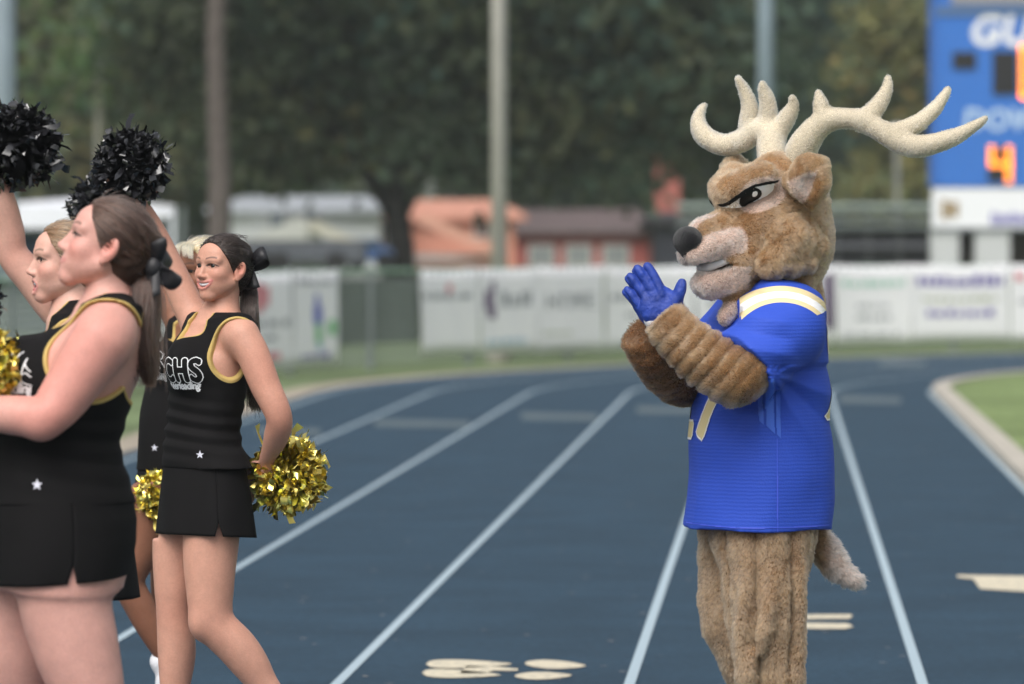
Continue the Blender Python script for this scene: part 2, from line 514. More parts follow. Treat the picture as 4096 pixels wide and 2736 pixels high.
U0, RAD, VIN = 60.0, 28.0, 1.575                       # start of the bend, its radius, inner lane line
def path(v, u_from=-12.0, arc=100, u_to=None):
    pts = []
    u = u_from
    while u < U0: pts.append((u, v)); u += 2.0
    cv = VIN + RAD; r = cv - v
    for i in range(0, arc + 1, 2):
        a = math.radians(i); pts.append((U0 + r * math.sin(a), cv - r * math.cos(a)))
    return pts
def ribbon(v0, v1, z0, z1=None, name='ribbon', m=None, parent=None, skirt=0.0, **kw):
    a, b = path(v0, **kw), path(v1, **kw); z1 = z0 if z1 is None else z1
    V = []; F = []
    for (p, q) in zip(a, b): V += [tp(*p, z0), tp(*q, z1)]
    n = len(a)
    F = [(2*i, 2*i+1, 2*i+3, 2*i+2) for i in range(n - 1)]
    if skirt:
        for (p, q) in zip(a, b): V += [tp(*p, z0 - skirt), tp(*q, z1 - skirt)]
        for i in range(n - 1):
            F += [(2*i, 2*i+2, 2*n+2*i+2, 2*n+2*i), (2*i+1, 2*n+2*i+1, 2*n+2*i+3, 2*i+3)]
    o = add_mesh(name, V, F, m, parent, smooth=False)
    return o

# -------- ground
M_grass = mat('grass_ground', srgb(98, 112, 80), 0.9, var=0.35, scale=0.35, var2=0.35, scale2=9, spec=0.1)
def gz(y):
    t = min(max((y - 98) / 60, 0), 1); return -0.02 + 1.0 * t * t * (3 - 2 * t)
xs = sorted(set([-900, -500, -250, -120] + list(range(-60, 61, 4)) + [120, 250, 500, 900]))
ys = sorted(set([-60, -20] + list(range(0, 200, 4)) + [220, 260, 320, 450, 700, 1200, 2000]))
V = [(x, y, gz(y)) for y in ys for x in xs]; nx = len(xs)
F = [(j*nx+i, j*nx+i+1, (j+1)*nx+i+1, (j+1)*nx+i) for j in range(len(ys)-1) for i in range(nx-1)]
tag(add_mesh('ground', V, F, M_grass), 'grass ground around and beyond the running track', kind='structure')

# -------- running track
def track_mat():
    m = mat('track_surface', srgb(40, 63, 80), 0.82, spec=0.25, var=0.16, scale=1.3, var2=0.24, scale2=28, bump=0.5, bscale=320)
    return m
M_track = track_mat()
def worn_mat(name, col, under, lo, hi, scale):
    m = bpy.data.materials.new(name); m.use_nodes = True
    N = m.node_tree.nodes; L = m.node_tree.links; b = N['Principled BSDF']; b.inputs['Roughness'].default_value = 0.75
    tc = N.new('ShaderNodeTexCoord'); nz = N.new('ShaderNodeTexNoise'); nz.inputs['Scale'].default_value = scale; nz.inputs['Detail'].default_value = 8; nz.inputs['Roughness'].default_value = 0.75
    L.new(tc.outputs['Object'], nz.inputs['Vector'])
    mr = N.new('ShaderNodeMapRange'); mr.inputs['From Min'].default_value = lo; mr.inputs['From Max'].default_value = hi
    L.new(nz.outputs['Fac'], mr.inputs['Value'])
    mx = N.new('ShaderNodeMix'); mx.data_type = 'RGBA'
    mx.inputs['A'].default_value = (*under, 1); mx.inputs['B'].default_value = (*col, 1)
    L.new(mr.outputs[0], mx.inputs['Factor']); L.new(mx.outputs['Result'], b.inputs['Base Color'])
    return m
M_line = worn_mat('white_line_paint', srgb(158, 176, 186), srgb(80, 102, 118), 0.22, 0.42, 60)
M_tan = worn_mat('tan_marking_paint', srgb(206, 196, 172), srgb(92, 102, 106), 0.33, 0.50, 34)
M_faint = worn_mat('faded_tan_paint', srgb(94, 104, 104), srgb(48, 72, 88), 0.30, 0.68, 7)
track = tag(ribbon(-5.0, 1.60, 0.004, name='running_track', m=M_track), 'blue running track with white lane lines curving away', kind='structure')
for i in range(7):
    v = VIN - 1.062 * i
    ribbon(v - 0.020, v + 0.020, 0.008, name='lane_line', m=M_line, parent=track)
# kerb and verge
M_conc = mat('concrete', srgb(170, 164, 153), 0.85, var=0.12, scale=3, var2=0.08, scale2=30)
M_dirt = mat('bare_verge', srgb(150, 140, 125), 0.95, var=0.18, scale=1.2, var2=0.15, scale2=14)
kb = MB()
kp, kq = path(1.60), path(1.78)
for k in range(len(kp) - 1):
    a, b, c, d = tp(*kp[k]), tp(*kq[k]), tp(*kq[k+1]), tp(*kp[k+1])
    top = 0.075
    base = len(kb.v)
    kb.v += [a, b, c, d] + [(p[0], p[1], top) for p in (a, b, c, d)]
    kb.f += [tuple(base + i for i in q) for q in ((4,5,6,7),(0,4,7,3),(1,2,6,5))]
tag(kb.build('kerb', M_conc), 'pale concrete kerb around the grass infield', kind='structure')
tag(ribbon(-5.42, -5.0, 0.002, name='verge_strip', m=M_dirt), 'bare tan strip along the outside of the track', kind='structure')
tag(ribbon(1.78, 9.0, 0.05, name='infield', m=mat('infield_turf', srgb(112, 128, 84), 0.9, var=0.25, scale=0.6, var2=0.3, scale2=12, spec=0.1), arc=100), 'grass infield inside the kerb', kind='structure')

# painted lane numerals and relay marks, lying flat on the track
def flat(name, outlines, u, v, m, label=None):
    mb = MB()
    for o in outlines: mb.poly([tp(u + dy, v + dx, 0.0082) for dx, dy in o])
    return mb.build(name, m, track)
def oval(cx, cy, rx, ry, a0=0, a1=360, n=20, r_in=None):
    return [(cx + rx * math.cos(math.radians(a0 + (a1-a0)*i/n)), cy + ry * math.sin(math.radians(a0 + (a1-a0)*i/n))) for i in range(n + 1)]
def arcband(cx, cy, rx, ry, ix, iy, a0, a1, n=16):
    return oval(cx, cy, rx, ry, a0, a1, n) + oval(cx, cy, ix, iy, a1, a0, n)
def inv(px, py):
    """ground point seen at a picture position"""
    y = CAM_H * FPX / (py - 242); x = (px - 512) / FPX * y
    return x * SA + y * CA, x * CA - y * SA
def ground_poly(pts, dz=0.0082, name='lane_numeral', m=None):
    mb = MB(); 
    for o in pts: mb.poly([tp(*inv(px, py), dz) for px, py in o])
    return mb.build(name, m or M_tan, track)
def q8(x, y): return ((1200 + x * 0.6388) / 4, (2200 + y * 0.6388) / 4)
def lens(x0, x1, yc, h, p=0.55, n=22, sk=0.0):
    t = [i / n for i in range(n + 1)]
    prof = lambda s: (math.sin(math.pi * s ** p)) ** 0.7 if 0 < s < 1 else 0
    up = [(x0 + (x1-x0) * s, yc + sk * s - h * prof(s)) for s in t]; dn = [(x0 + (x1-x0) * s, yc + sk * s + h * prof(s)) for s in reversed(t)]
    return [q8(*p_) for p_ in up + dn[1:-1]]
ground_poly([lens(788, 1330, 726, 27), lens(762, 1262, 782, 27, sk=14), [q8(1040, 738), q8(1210, 742), q8(1365, 756), q8(1365, 768), q8(1210, 768), q8(1160, 786), q8(1000, 786)]])
ground_poly([lens(1405, 1792, 722, 27, 0.8, sk=16), lens(1342, 1705, 802, 24, 0.8, sk=-4)])
g3 = lambda x, y: ((2400 + x * 0.7223) / 4, (1900 + y * 0.7223) / 4)
ground_poly([[g3(*p_) for p_ in ((900, 782), (1390, 782), (1398, 790), (1380, 806), (900, 810))], [g3(*p_) for p_ in ((900, 826), (1370, 832), (1404, 850), (1360, 862), (900, 862))]])
ground_poly([[g3(*p_) for p_ in ((1975, 562), (2420, 570), (2420, 660), (2240, 648), (2105, 640), (2068, 585), (1980, 576))]])
for (x0, x1, y) in ((860, 1075, 972), (1195, 1370, 956), (1460, 1590, 941), (1925, 2065, 917), (590, 735, 990), (2015, 2120, 832)):
    k = 0.43627
    ground_poly([[(x0*k, (y-8)*k), (x1*k, (y-4)*k), (x1*k, (y+9)*k), (x0*k, (y+7)*k)]], name='relay_mark', m=M_faint)

# -------- chain link fence with banners
FV = [(-7.5, 22), (-7.5, 40), (-7.5, 55), (-7.0, 66), (-5.4, 72.5), (-3.9, 76.2), (-2.0, 80.3), (1.0, 84), (4, 86.5), (9, 89), (15, 90.5)]
fence_pts = []
for i in range(len(FV) - 1):
    (v0, u0), (v1, u1) = FV[i], FV[i+1]; n = max(2, int(math.hypot(v1-v0, u1-u0) / 0.25))
    for j in range(n): fence_pts.append(Vector(tp(u0 + (u1-u0)*j/n, v0 + (v1-v0)*j/n)))
for _ in range(14):
    fence_pts = [fence_pts[0]] + [(fence_pts[i-1] + fence_pts[i] * 2 + fence_pts[i+1]) / 4 for i in range(1, len(fence_pts)-1)] + [fence_pts[-1]]
fl = [0.0]
for i in range(1, len(fence_pts)): fl.append(fl[-1] + (fence_pts[i] - fence_pts[i-1]).length)
def fence_at(s):
    s = min(max(s, 0), fl[-1] - 1e-4); i = int(np.searchsorted(fl, s, side='right')) - 1
    t = (s - fl[i]) / (fl[i+1] - fl[i]); d = (fence_pts[i+1] - fence_pts[i]).normalized()
    return fence_pts[i].lerp(fence_pts[i+1], t), d
fpx = [512 + FPX * p.x / p.y for p in fence_pts]
def s_at_px(px): return float(np.interp(px, fpx, fl))
M_galv = mat('galvanised_steel', srgb(150, 158, 158), 0.5, metal=0.6)
M_rail = mat('green_rail', srgb(120, 150, 128), 0.6)
fence = empty('chain_link_fence', fence_at(s_at_px(374))[0])
tag(fence, 'grey chain link fence with green top rail curving round the track', 'fence')
fo = Vector(fence.location)
for px0 in range(0, int(fl[-1] / 3.0) + 1):
    p, d = fence_at(px0 * 3.0); p = p - fo
    MB().tube([(p.x, p.y, -0.05), (p.x, p.y, 1.26)], 0.045, 10).tube([(p.x, p.y, 1.26), (p.x, p.y, 1.29)], [0.05, 0.02], 10).build('post', M_galv, fence, smooth=False)
rp = [fence_at(s)[0] - fo for s in np.arange(0, fl[-1], 0.5)]
MB().tube([(p.x, p.y, 1.235) for p in rp], 0.03, 8).build('top_rail', M_rail, fence, smooth=True)
# woven wire: crossing slanted wires as narrow flat strips
V = []; F = []
step = 0.07; H = 1.2
for dirn in (-1, 1):
    for s in np.arange(0, fl[-1], step):
        pts = []
        for k in range(7):
            z = H * k / 6; q, _ = fence_at(s + dirn * H * 0.5 * (k / 6 - (0 if dirn > 0 else 1)) * 1.0); pts.append((q - fo, z))
        for k in range(6):
            (a, za), (b, zb) = pts[k], pts[k+1]; base = len(V); o = 0.004
            V += [(a.x - o, a.y, za + 0.03), (a.x + o, a.y, za + 0.03), (b.x + o, b.y, zb + 0.03), (b.x - o, b.y, zb + 0.03)]
            F.append((base, base+1, base+2, base+3))
w = add_mesh('woven_wire', V, F, mat('wire', srgb(112, 122, 118), 0.6, metal=0.3), fence, smooth=False); w['kind'] = 'stuff'

V = []; F = []
for k, px0 in enumerate(np.linspace(330, 420, 24)):
    p, d = fence_at(s_at_px(px0)); p = p - fo; V += [(p.x, p.y + 0.06, 0.30), (p.x, p.y + 0.06, 1.13)]
F = [(2*i, 2*i+2, 2*i+3, 2*i+1) for i in range(23)]
add_mesh('bank_stand_in', V, F, mat('bank_green', srgb(116, 128, 118), 0.9, var=0.12, scale=2), fence, smooth=False)  # panel in the fence gap, stands in for the bank behind it
M_ban = mat('banner_vinyl', srgb(250, 250, 252), 0.55, var=0.02, scale=2)
INK = {k: mat('ink_' + k, srgb(*c), 0.6) for k, c in dict(grey=(160, 164, 168), purple=(110, 96, 176), red=(222, 140, 146), blue=(84, 96, 190), green=(120, 196, 130), plum=(96, 70, 110), olive=(176, 184, 150), mint=(172, 214, 196), sky=(170, 200, 220), tan=(168, 146, 110)).items()}
def banner(px0, px1, label, marks, z0=0.10, z1=1.27, seed=0):
    s0, s1 = s_at_px(px0), s_at_px(px1)
    n = max(10, int((s1 - s0) / 0.12)); org, _ = fence_at(s0)
    root = empty('banner', (org.x, org.y, 0)); tag(root, label, 'banner', 'sponsor banners tied along the fence')
    g = random.Random(seed); ph = g.uniform(0, 6)
    def pt(a, z, off=0.07):
        p, d = fence_at(s0 + (s1 - s0) * a); nrm = Vector((d.y, -d.x, 0))
        if nrm.y > 0: nrm = -nrm
        p = p + nrm * (off + 0.012 * math.sin(a * (s1-s0) * 3.1 + ph + z * 1.5) + 0.01 * math.sin(a * (s1-s0) * 7 + z * 4))
        return (p.x - org.x, p.y - org.y, z - 0.02 * math.sin(a * math.pi) * (1 if z > 0.7 else -0.6))
    V = []; F = []; nz = 8
    for off in (0.07, 0.064):
        for i in range(n + 1):
            for j in range(nz + 1): V.append(pt(i / n, z0 + (z1 - z0) * j / nz, off))
    k = nz + 1; h = (n + 1) * k
    for i in range(n):
        for j in range(nz): F.append((i*k+j, (i+1)*k+j, (i+1)*k+j+1, i*k+j+1)); F.append((h+i*k+j, h+i*k+j+1, h+(i+1)*k+j+1, h+(i+1)*k+j))
    for i in range(n): F.append((i*k+nz, (i+1)*k+nz, h+(i+1)*k+nz, h+i*k+nz)); F.append((i*k, h+i*k, h+(i+1)*k, (i+1)*k))
    add_mesh('sheet', V, F, M_ban, root)
    for (ink, rows) in marks:
        mb = MB()
        for (a0, a1, b0, b1) in rows:
            m = max(1, int((a1 - a0) * n))
            for i in range(m):
                aa, ab = a0 + (a1-a0)*i/m, a0 + (a1-a0)*(i+1)/m
                mb.poly([pt(aa, z0+(z1-z0)*b0, 0.076), pt(ab, z0+(z1-z0)*b0, 0.076), pt(ab, z0+(z1-z0)*b1, 0.076), pt(aa, z0+(z1-z0)*b1, 0.076)])
        mb.build('print', INK[ink], root)['kind'] = 'stuff'
    # eyelets and ties to the rail
    mb = MB()
    for i in range(0, 9):
        x, y, z = pt(i / 8, z1 - 0.04, 0.078); mb.box(x-0.02, x+0.02, y-0.006, y, z-0.02, z+0.02)
    mb.build('eyelets', M_galv, root)['kind'] = 'stuff'
    return root
def words(a0, a1, b0, b1, n, seed):
    g = random.Random(seed); out = []; a = a0
    while a < a1:
        w = g.uniform(0.5, 1.3) * (a1 - a0) / n; h = g.uniform(0.55, 1.0)
        out.append((a, min(a + w * 0.72, a1), b0, b0 + (b1 - b0) * h)); a += w
    return out
def letters(word, a0, a1, b0, b1, t=0.2):
    """block capitals made of strokes"""
    G = {'H': [(0,.22,0,1),(.78,1,0,1),(.2,.8,.4,.6)], 'O': [(0,.22,0,1),(.78,1,0,1),(.2,.8,0,.16),(.2,.8,.84,1)], 'M': [(0,.2,0,1),(.8,1,0,1),(.2,.45,.55,.95),(.55,.8,.55,.95),(.4,.6,.3,.75)], 'E': [(0,.25,0,1),(.2,1,0,.18),(.2,.85,.42,.6),(.2,1,.82,1)]}
    out = []; w = (a1 - a0) / len(word)
    for i, c in enumerate(word):
        for x0, x1, y0, y1 in G[c]: out.append((a0 + w * (i + x0 * 0.78), a0 + w * (i + x1 * 0.78), b0 + (b1-b0)*y0, b0 + (b1-b0)*y1))
    return out
banner(120, 286, 'white banner with a faded red emblem and grey lines of print, behind the smiling cheerleader', [('red', [(0.80, 0.90, 0.66, 0.86), (0.83, 0.87, 0.60, 0.90), (0.80, 0.95, 0.09, 0.17)]), ('grey', words(0.78, 0.98, 0.44, 0.52, 3, 1) + words(0.8, 0.95, 0.30, 0.35, 3, 2))], z0=0.06, z1=1.24, seed=1)
banner(288, 333, 'white banner with a blue, green figure next to the open stretch of fence', [('grey', words(0.1, 0.9, 0.86, 0.93, 4, 3)), ('blue', [(0.42, 0.66, 0.42, 0.64), (0.48, 0.6, 0.62, 0.76)]), ('green', [(0.46, 0.64, 0.22, 0.44), (0.8, 0.95, 0.3, 0.46)]), ('sky', [(0.5, 0.62, 0.14, 0.24)]), ('purple', words(0.15, 0.85, 0.06, 0.12, 3, 4))], z0=0.08, z1=1.26, seed=2)
banner(416, 473, 'white banner with one line of grey script near its top', [('grey', words(0.04, 0.92, 0.66, 0.74, 5, 5)), ('red', [(0.46, 0.56, 0.74, 0.84)])], z0=0.14, z1=1.25, seed=3)
banner(475, 531, 'white banner with a dark plum figure beside the pale lamp pole', [('plum', [(0.10, 0.26, 0.52, 0.74), (0.16, 0.3, 0.40, 0.56), (0.2, 0.28, 0.72, 0.86)]), ('grey', words(0.38, 0.9, 0.56, 0.76, 3, 6)), ('sky', words(0.1, 0.85, 0.10, 0.18, 4, 7))], z0=0.12, z1=1.26, seed=4)
banner(533, 600, 'white banner reading HOME in grey block letters', [('grey', letters('HOME', 0.14, 0.9, 0.50, 0.70)), ('olive', words(0.1, 0.5, 0.2, 0.24, 4, 8))], z0=0.10, z1=1.28, seed=5)
banner(602, 690, 'white banner with short grey script behind the blue glove', [('grey', words(0.06, 0.3, 0.60, 0.70, 2, 9) + words(0.25, 0.4, 0.38, 0.46, 2, 10))], seed=6)
banner(692, 830, 'white banner with a plum end strip behind the deer costume', [('plum', [(0.93, 0.99, 0.2, 0.9)]), ('grey', words(0.1, 0.8, 0.5, 0.6, 5, 11))], seed=7)
banner(832, 908, 'white banner with a pale mint heading right of the jersey', [('mint', words(0.1, 0.9, 0.74, 0.84, 6, 12)), ('grey', words(0.3, 0.75, 0.45, 0.50, 4, 13) + words(0.3, 0.75, 0.30, 0.36, 4, 14) + words(0.1, 0.85, 0.1, 0.15, 4, 15))], seed=8)
banner(909, 1006, 'white banner with two lines of purple lettering below the scoreboard', [('purple', words(0.06, 0.96, 0.74, 0.88, 9, 16) + words(0.16, 0.86, 0.32, 0.42, 8, 17)), ('olive', words(0.12, 0.9, 0.54, 0.60, 8, 18))], z0=0.12, seed=9)
banner(1008, 1100, 'white banner with a faint pink mark cut by the right edge of the view', [('red', [(0.05, 0.16, 0.80, 0.9)]), ('grey', words(0.1, 0.8, 0.5, 0.56, 4, 19))], seed=10)

# -------- light poles
def lamp_pole(px, y, dia, h, color, label, z0=None, box=None):
    x = pxw(px, y); r = empty('light_pole', (x, y, gz(y) if z0 is None else z0)); tag(r, label, 'light pole')
    m = mat('pole_%d' % px, srgb(*color), 0.55, metal=0.2, var=0.1, scale=1.5)
    MB().tube([(0,0,0), (0,0,h*0.5), (0,0,h)], [dia/2*1.05, dia/2*0.95, dia/2*0.7], 20).build('shaft', m, r, smooth=True)
    MB().tube([(0,0,0), (0,0,0.28)], dia/2*1.5, 20).build('footing', M_conc, r, smooth=False)
    arm = MB().box(-1.6, 1.6, -0.08, 0.08, h-0.25, h-0.1).build('cross_arm', m, r)
    for i in range(4): MB().tube([(-1.4 + i*0.93, -0.12, h-0.1), (-1.4 + i*0.93, -0.55, h-0.3)], [0.16, 0.26], 14).build('floodlight', M_galv, r, smooth=True)
    if box: MB().box(-dia/2-0.3, -dia/2+0.02, -0.1, 0.1, box, box+0.25).build('junction_box', mat('box_white', srgb(225, 226, 230), 0.5), r, bevel=0.01)
lamp_pole(499, 77.5, 0.215, 14, (196, 192, 186), 'pale grey light pole behind the fence in the middle of the view')
lamp_pole(766, 96, 0.285, 16, (150, 166, 180), 'blue grey light pole rising behind the antlers')
lamp_pole(3, 68, 0.31, 14, (176, 190, 206), 'blue grey light pole at the left edge of the view', box=4.42)
# small globe lamp far right
r = empty('globe_lamp', (pxw(897, 128), 128, gz(128))); tag(r, 'small white globe lamp on a thin post left of the scoreboard', 'street lamp')
MB().tube([(0,0,0), (0,0,1.5), (0,0,3.5)], [0.1, 0.07, 0.05], 10).build('post', mat('lamp_post', srgb(120, 122, 116), 0.6), r, smooth=True)
f = Field().ball((0,0,3.62), 0.17, 0.01); V, Q = f.mesh(0.05); add_mesh('globe', V, Q, mat('globe', srgb(205, 206, 200), 0.35), r)

# -------- scoreboard
SY = 96.0
sx = lambda d: pxw(d * 0.43627, SY); sz = lambda d: pyz(d * 0.43627, SY)
sb = empty('scoreboard', (sx(2300), SY, gz(SY))); tag(sb, 'blue scoreboard with orange digits on two pale columns', 'scoreboard')
def sbox(n, m, x0, x1, y0, y1, front, depth, par=sb, bev=0):
    ox = sx(2300)
    return MB().box(sx(x0)-ox, sx(x1)-ox, front, front+depth, sz(y1)-gz(SY), sz(y0)-gz(SY)).build(n, m, par, bevel=bev)
M_sb = mat('scoreboard_blue', srgb(46, 108, 190), 0.55, var=0.03, scale=1.2)
M_sb2 = mat('scoreboard_frame', srgb(50, 100, 176), 0.5)
M_wht = mat('white_paint', srgb(228, 230, 234), 0.5)
M_dark = mat('digit_window', srgb(26, 26, 30), 0.45)
face = sbox('panel', M_sb, 2143, 2950, 36, 428, 0.0, 0.35)
sbox('frame', M_sb2, 2132, 2143, -180, 428, -0.04, 0.42)
sbox('header', M_sb, 2146, 2950, -180, 14, 0.02, 0.3)
sbox('divider', mat('divider_grey', srgb(84, 112, 150), 0.5), 2143, 2950, 16, 34, -0.03, 0.36)
sbox('sponsor_panel', M_wht, 2137, 2950, 432, 522, -0.02, 0.25)
sbox('sill', mat('sill_grey', srgb(120, 128, 136), 0.5), 2137, 2950, 523, 529, 0.0, 0.3)
ox = sx(2300)
def sb_text(body, x, ytop, ybot, m, shear=0.25, bold=1, space=1.05, front=-0.012, name='lettering', par=None):
    h = sz(ytop) - sz(ybot); cell = h / 34
    M, (W, Hh) = text_mask(body, h, cell, shear, bold, space)
    ij = np.argwhere(M); mb = MB(); x0 = sx(x) - ox; z0 = sz(ybot) - gz(SY)
    # merge the cells of each column into upright runs
    runs = []
    for i in range(M.shape[0]):
        j = 0
        while j < M.shape[1]:
            if M[i, j]:
                k = j
                while k < M.shape[1] and M[i, k]: k += 1
                runs.append((i, j, k)); j = k
            j += 1
    for i, j, k in runs: mb.poly([(x0+i*cell, front, z0+j*cell), (x0+(i+1)*cell, front, z0+j*cell), (x0+(i+1)*cell, front, z0+k*cell), (x0+i*cell, front, z0+k*cell)])
    return mb.build(name, m, par or face)
sb_text('GUEST', 2221, 46, 112, M_wht, 0.22, 2)
sb_text('DOWN', 2205, 258, 304, mat('pale_letter', srgb(176, 200, 226), 0.5), 0.1, 2)
sbox('lettering', mat('header_gold', srgb(150, 150, 150), 0.5), 2180, 2950, -30, 8, -0.01, 0.02, par=face)
for (a, b, c, d) in ((2183, 2237, 119, 158), (2275, 2331, 118, 217), (2336, 2400, 118, 217), (2264, 2322, 336, 416), (2420, 2480, 119, 158)):
    sbox('digit_window', M_dark, a, b, c, d, -0.03, 0.03, par=face)
M_led = mat('led_orange', (0.6, 0.12, 0.02), 0.5, emit=((1.0, 0.27, 0.02), 3.2))
def led(x0, x1, y0, y1, segs):
    ox = sx(2300); mb = MB(); z = lambda t: sz(y0 + (y1-y0)*t) - gz(SY); x = lambda t: sx(x0 + (x1-x0)*t) - ox
    S = {'a': (0,1,0,.12), 'g': (0,1,.44,.57), 'd': (0,1,.88,1), 'f': (0,.26,0,.5), 'b': (.74,1,0,.5), 'e': (0,.26,.5,1), 'c': (.74,1,.5,1)}
    for s in segs:
        a, b, c, d = S[s]
        nx = max(2, round((b-a) * 5)); nz_ = max(2, round((d-c) * 8))
        for i in range(nx):
            for j in range(nz_):
                xa, xb = a+(b-a)*(i+.12)/nx, a+(b-a)*(i+.88)/nx; za, zb = c+(d-c)*(j+.12)/nz_, c+(d-c)*(j+.88)/nz_
                mb.box(x(xa), x(xb), -0.05, -0.031, z(zb), z(za))
    return mb.build('led_digit', M_led, face)
led(2266, 2319, 334, 420, 'fgbc')
led(2338, 2392, 104, 226, 'afedc')
# emblem and date on the white panel, far too blurred to read
sbox('emblem', mat('ink_brown', srgb(140, 116, 72), 0.6), 2157, 2173, 458, 502, -0.03, 0.012, par=sb); sbox('emblem', mat('ink_brown'), 2177, 2196, 462, 498, -0.03, 0.012, par=sb)
for i in range(9): sbox('print', mat('ink_violet', srgb(76, 66, 160), 0.6), 2272 + i*14, 2281 + i*14, 488 + (i % 3) * 3, 515, -0.03, 0.012, par=sb)
sbox('column', mat('column_grey', srgb(186, 189, 190), 0.6), 2136, 2200, 528, 640, 0.05, 0.5, bev=0.02)
sbox('column', mat('column_grey', srgb(186, 189, 190), 0.6), 2236, 2316, 528, 640, 0.05, 0.5, bev=0.02)
sbox('column', mat('column_grey', srgb(186, 189, 190), 0.6), 2420, 2490, 528, 640, 0.05, 0.5, bev=0.02)
sbox('gap_panel', mat('gap_brown', srgb(60, 54, 50), 0.8), 2200, 2950, 529, 640, 0.6, 0.06)  # dark brown sheet filling the dark gap between the columns
# black screened fence between mascot and scoreboard
DY = 104.0
r = empty('screened_fence', (pxw(800, DY), DY, gz(DY))); tag(r, 'black screened fence with pale rails left of the scoreboard', 'fence')
ox = pxw(800, DY); X = lambda d: pxw(d*0.43627, DY) - ox; Z = lambda d: pyz(d*0.43627, DY) - gz(DY)
M_blk = mat('black_screen', srgb(34, 35, 40), 0.8, var=0.15, scale=2)
for i in range(9):
    MB().box(X(1560+i*72), X(1628+i*72), 0, 0.03, 0, Z(524)).build('screen_panel', M_blk, r)
    MB().tube([(X(1630+i*72), -0.05, 0), (X(1630+i*72), -0.05, Z(474))], 0.04, 8).build('post', mat('fence_post', srgb(70, 74, 74), 0.6), r)
for d, c in ((474, (128, 140, 134)), (498, (96, 104, 100)), (522, (84, 92, 92)), (566, (70, 72, 78))):
    MB().tube([(X(1550), -0.09, Z(d)), (X(2215), -0.09, Z(d))], 0.06, 8).build('rail', mat('rail_%d' % d, srgb(*c), 0.6), r)

# -------- white canopy tent at the left
TY = 100.0
r = empty('canopy_tent', (pxw(70, TY), TY, gz(TY))); tag(r, 'white canopy tent with navy sides behind the cheerleaders', 'tent')
ox = pxw(70, TY); X = lambda d: pxw(d*0.43627, TY) - ox; Z = lambda d: pyz(d*0.43627, TY) - gz(TY)
x0, x1 = X(-60), X(398); zt, ze, zv = Z(468), Z(472), Z(524); dp = 3.0
M_tent = mat('tent_white', srgb(222, 224, 232), 0.7, var=0.03, scale=2)
mb = MB(); cx_ = (x0+x1)/2
for a, b in (((x0,0),(x1,0)), ((x1,0),(x1,dp)), ((x1,dp),(x0,dp)), ((x0,dp),(x0,0))): mb.poly([(a[0],a[1],ze), (b[0],b[1],ze), (cx_, dp/2, zt+0.12)])
mb.build('roof', M_tent, r)
MB().box(x0, X(255), -0.02, 0.0, zv, ze).box(x0-0.02, x0, 0, dp, zv, ze).build('valance', M_tent, r)
MB().box(X(255), x1, -0.02, 0.0, Z(496), ze).build('valance', M_tent, r)
for xx, yy in ((x0, 0), (x1-0.07, 0), (x0, dp), (x1-0.07, dp)): MB().box(xx, xx+0.09, yy, yy+0.09, 0, ze).build('leg', mat('tent_leg', srgb(200, 206, 212), 0.5), r)
MB().box(x0+0.1, X(300), 1.2, 1.26, 0, Z(540)).build('side_panel', mat('navy_panel', srgb(46, 62, 96), 0.8, var=0.1, scale=3), r)
MB().tube([(X(340), 0.04, Z(525)), (X(388), 0.04, Z(478))], 0.05, 8).build('truss', M_wht, r)
# utility trailer / dark vehicle line
VY = 112.0
r = empty('parked_trailer', (pxw(300, VY), VY, gz(VY))); tag(r, 'long dark grey trailer parked behind the fence', 'trailer')
ox = pxw(300, VY); X = lambda d: pxw(d*0.43627, VY) - ox; Z = lambda d: pyz(d*0.43627, VY) - gz(VY)
MB().box(X(545), X(835), 0, 2.0, Z(600), Z(556)).build('body', mat('trailer_grey', srgb(86, 90, 98), 0.5, var=0.1, scale=2), r, bevel=0.03)
MB().box(X(548), X(832), 0.1, 1.9, Z(556), Z(550)).build('roof', mat('trailer_roof', srgb(58, 60, 66), 0.5), r)
for d in (600, 640, 770): MB().tube([(X(d), -0.05, Z(603)), (X(d), 0.2, Z(603))], 0.22, 16).build('wheel', mat('tyre', srgb(30, 30, 32), 0.8), r)
r = empty('parked_car', (pxw(376, VY+4), VY+4, gz(VY+4))); tag(r, 'small blue parked car near the oak trunk', 'car')
ox = pxw(376, VY+4); X = lambda d: pxw(d*0.43627, VY+4) - ox; Z = lambda d: pyz(d*0.43627, VY+4) - gz(VY+4)
M_car = mat('car_blue', srgb(70, 100, 150), 0.3, coat=0.5)
MB().prism([(X(800), Z(598)), (X(900), Z(598)), (X(900), Z(572)), (X(880), Z(566)), (X(866), Z(548)), (X(826), Z(548)), (X(812), Z(568)), (X(800), Z(572))], 0, 1.7).build('body', M_car, r, bevel=0.02)
MB().prism([(X(818), Z(567)), (X(876), Z(567)), (X(864), Z(551)), (X(829), Z(551))], -0.01, 0.02).build('window', mat('car_glass', srgb(60, 76, 92), 0.1), r)
for d in (818, 882): MB().tube([(X(d), -0.03, Z(600)), (X(d), 0.2, Z(600))], 0.2, 16).build('wheel', MATS['tyre'], r)

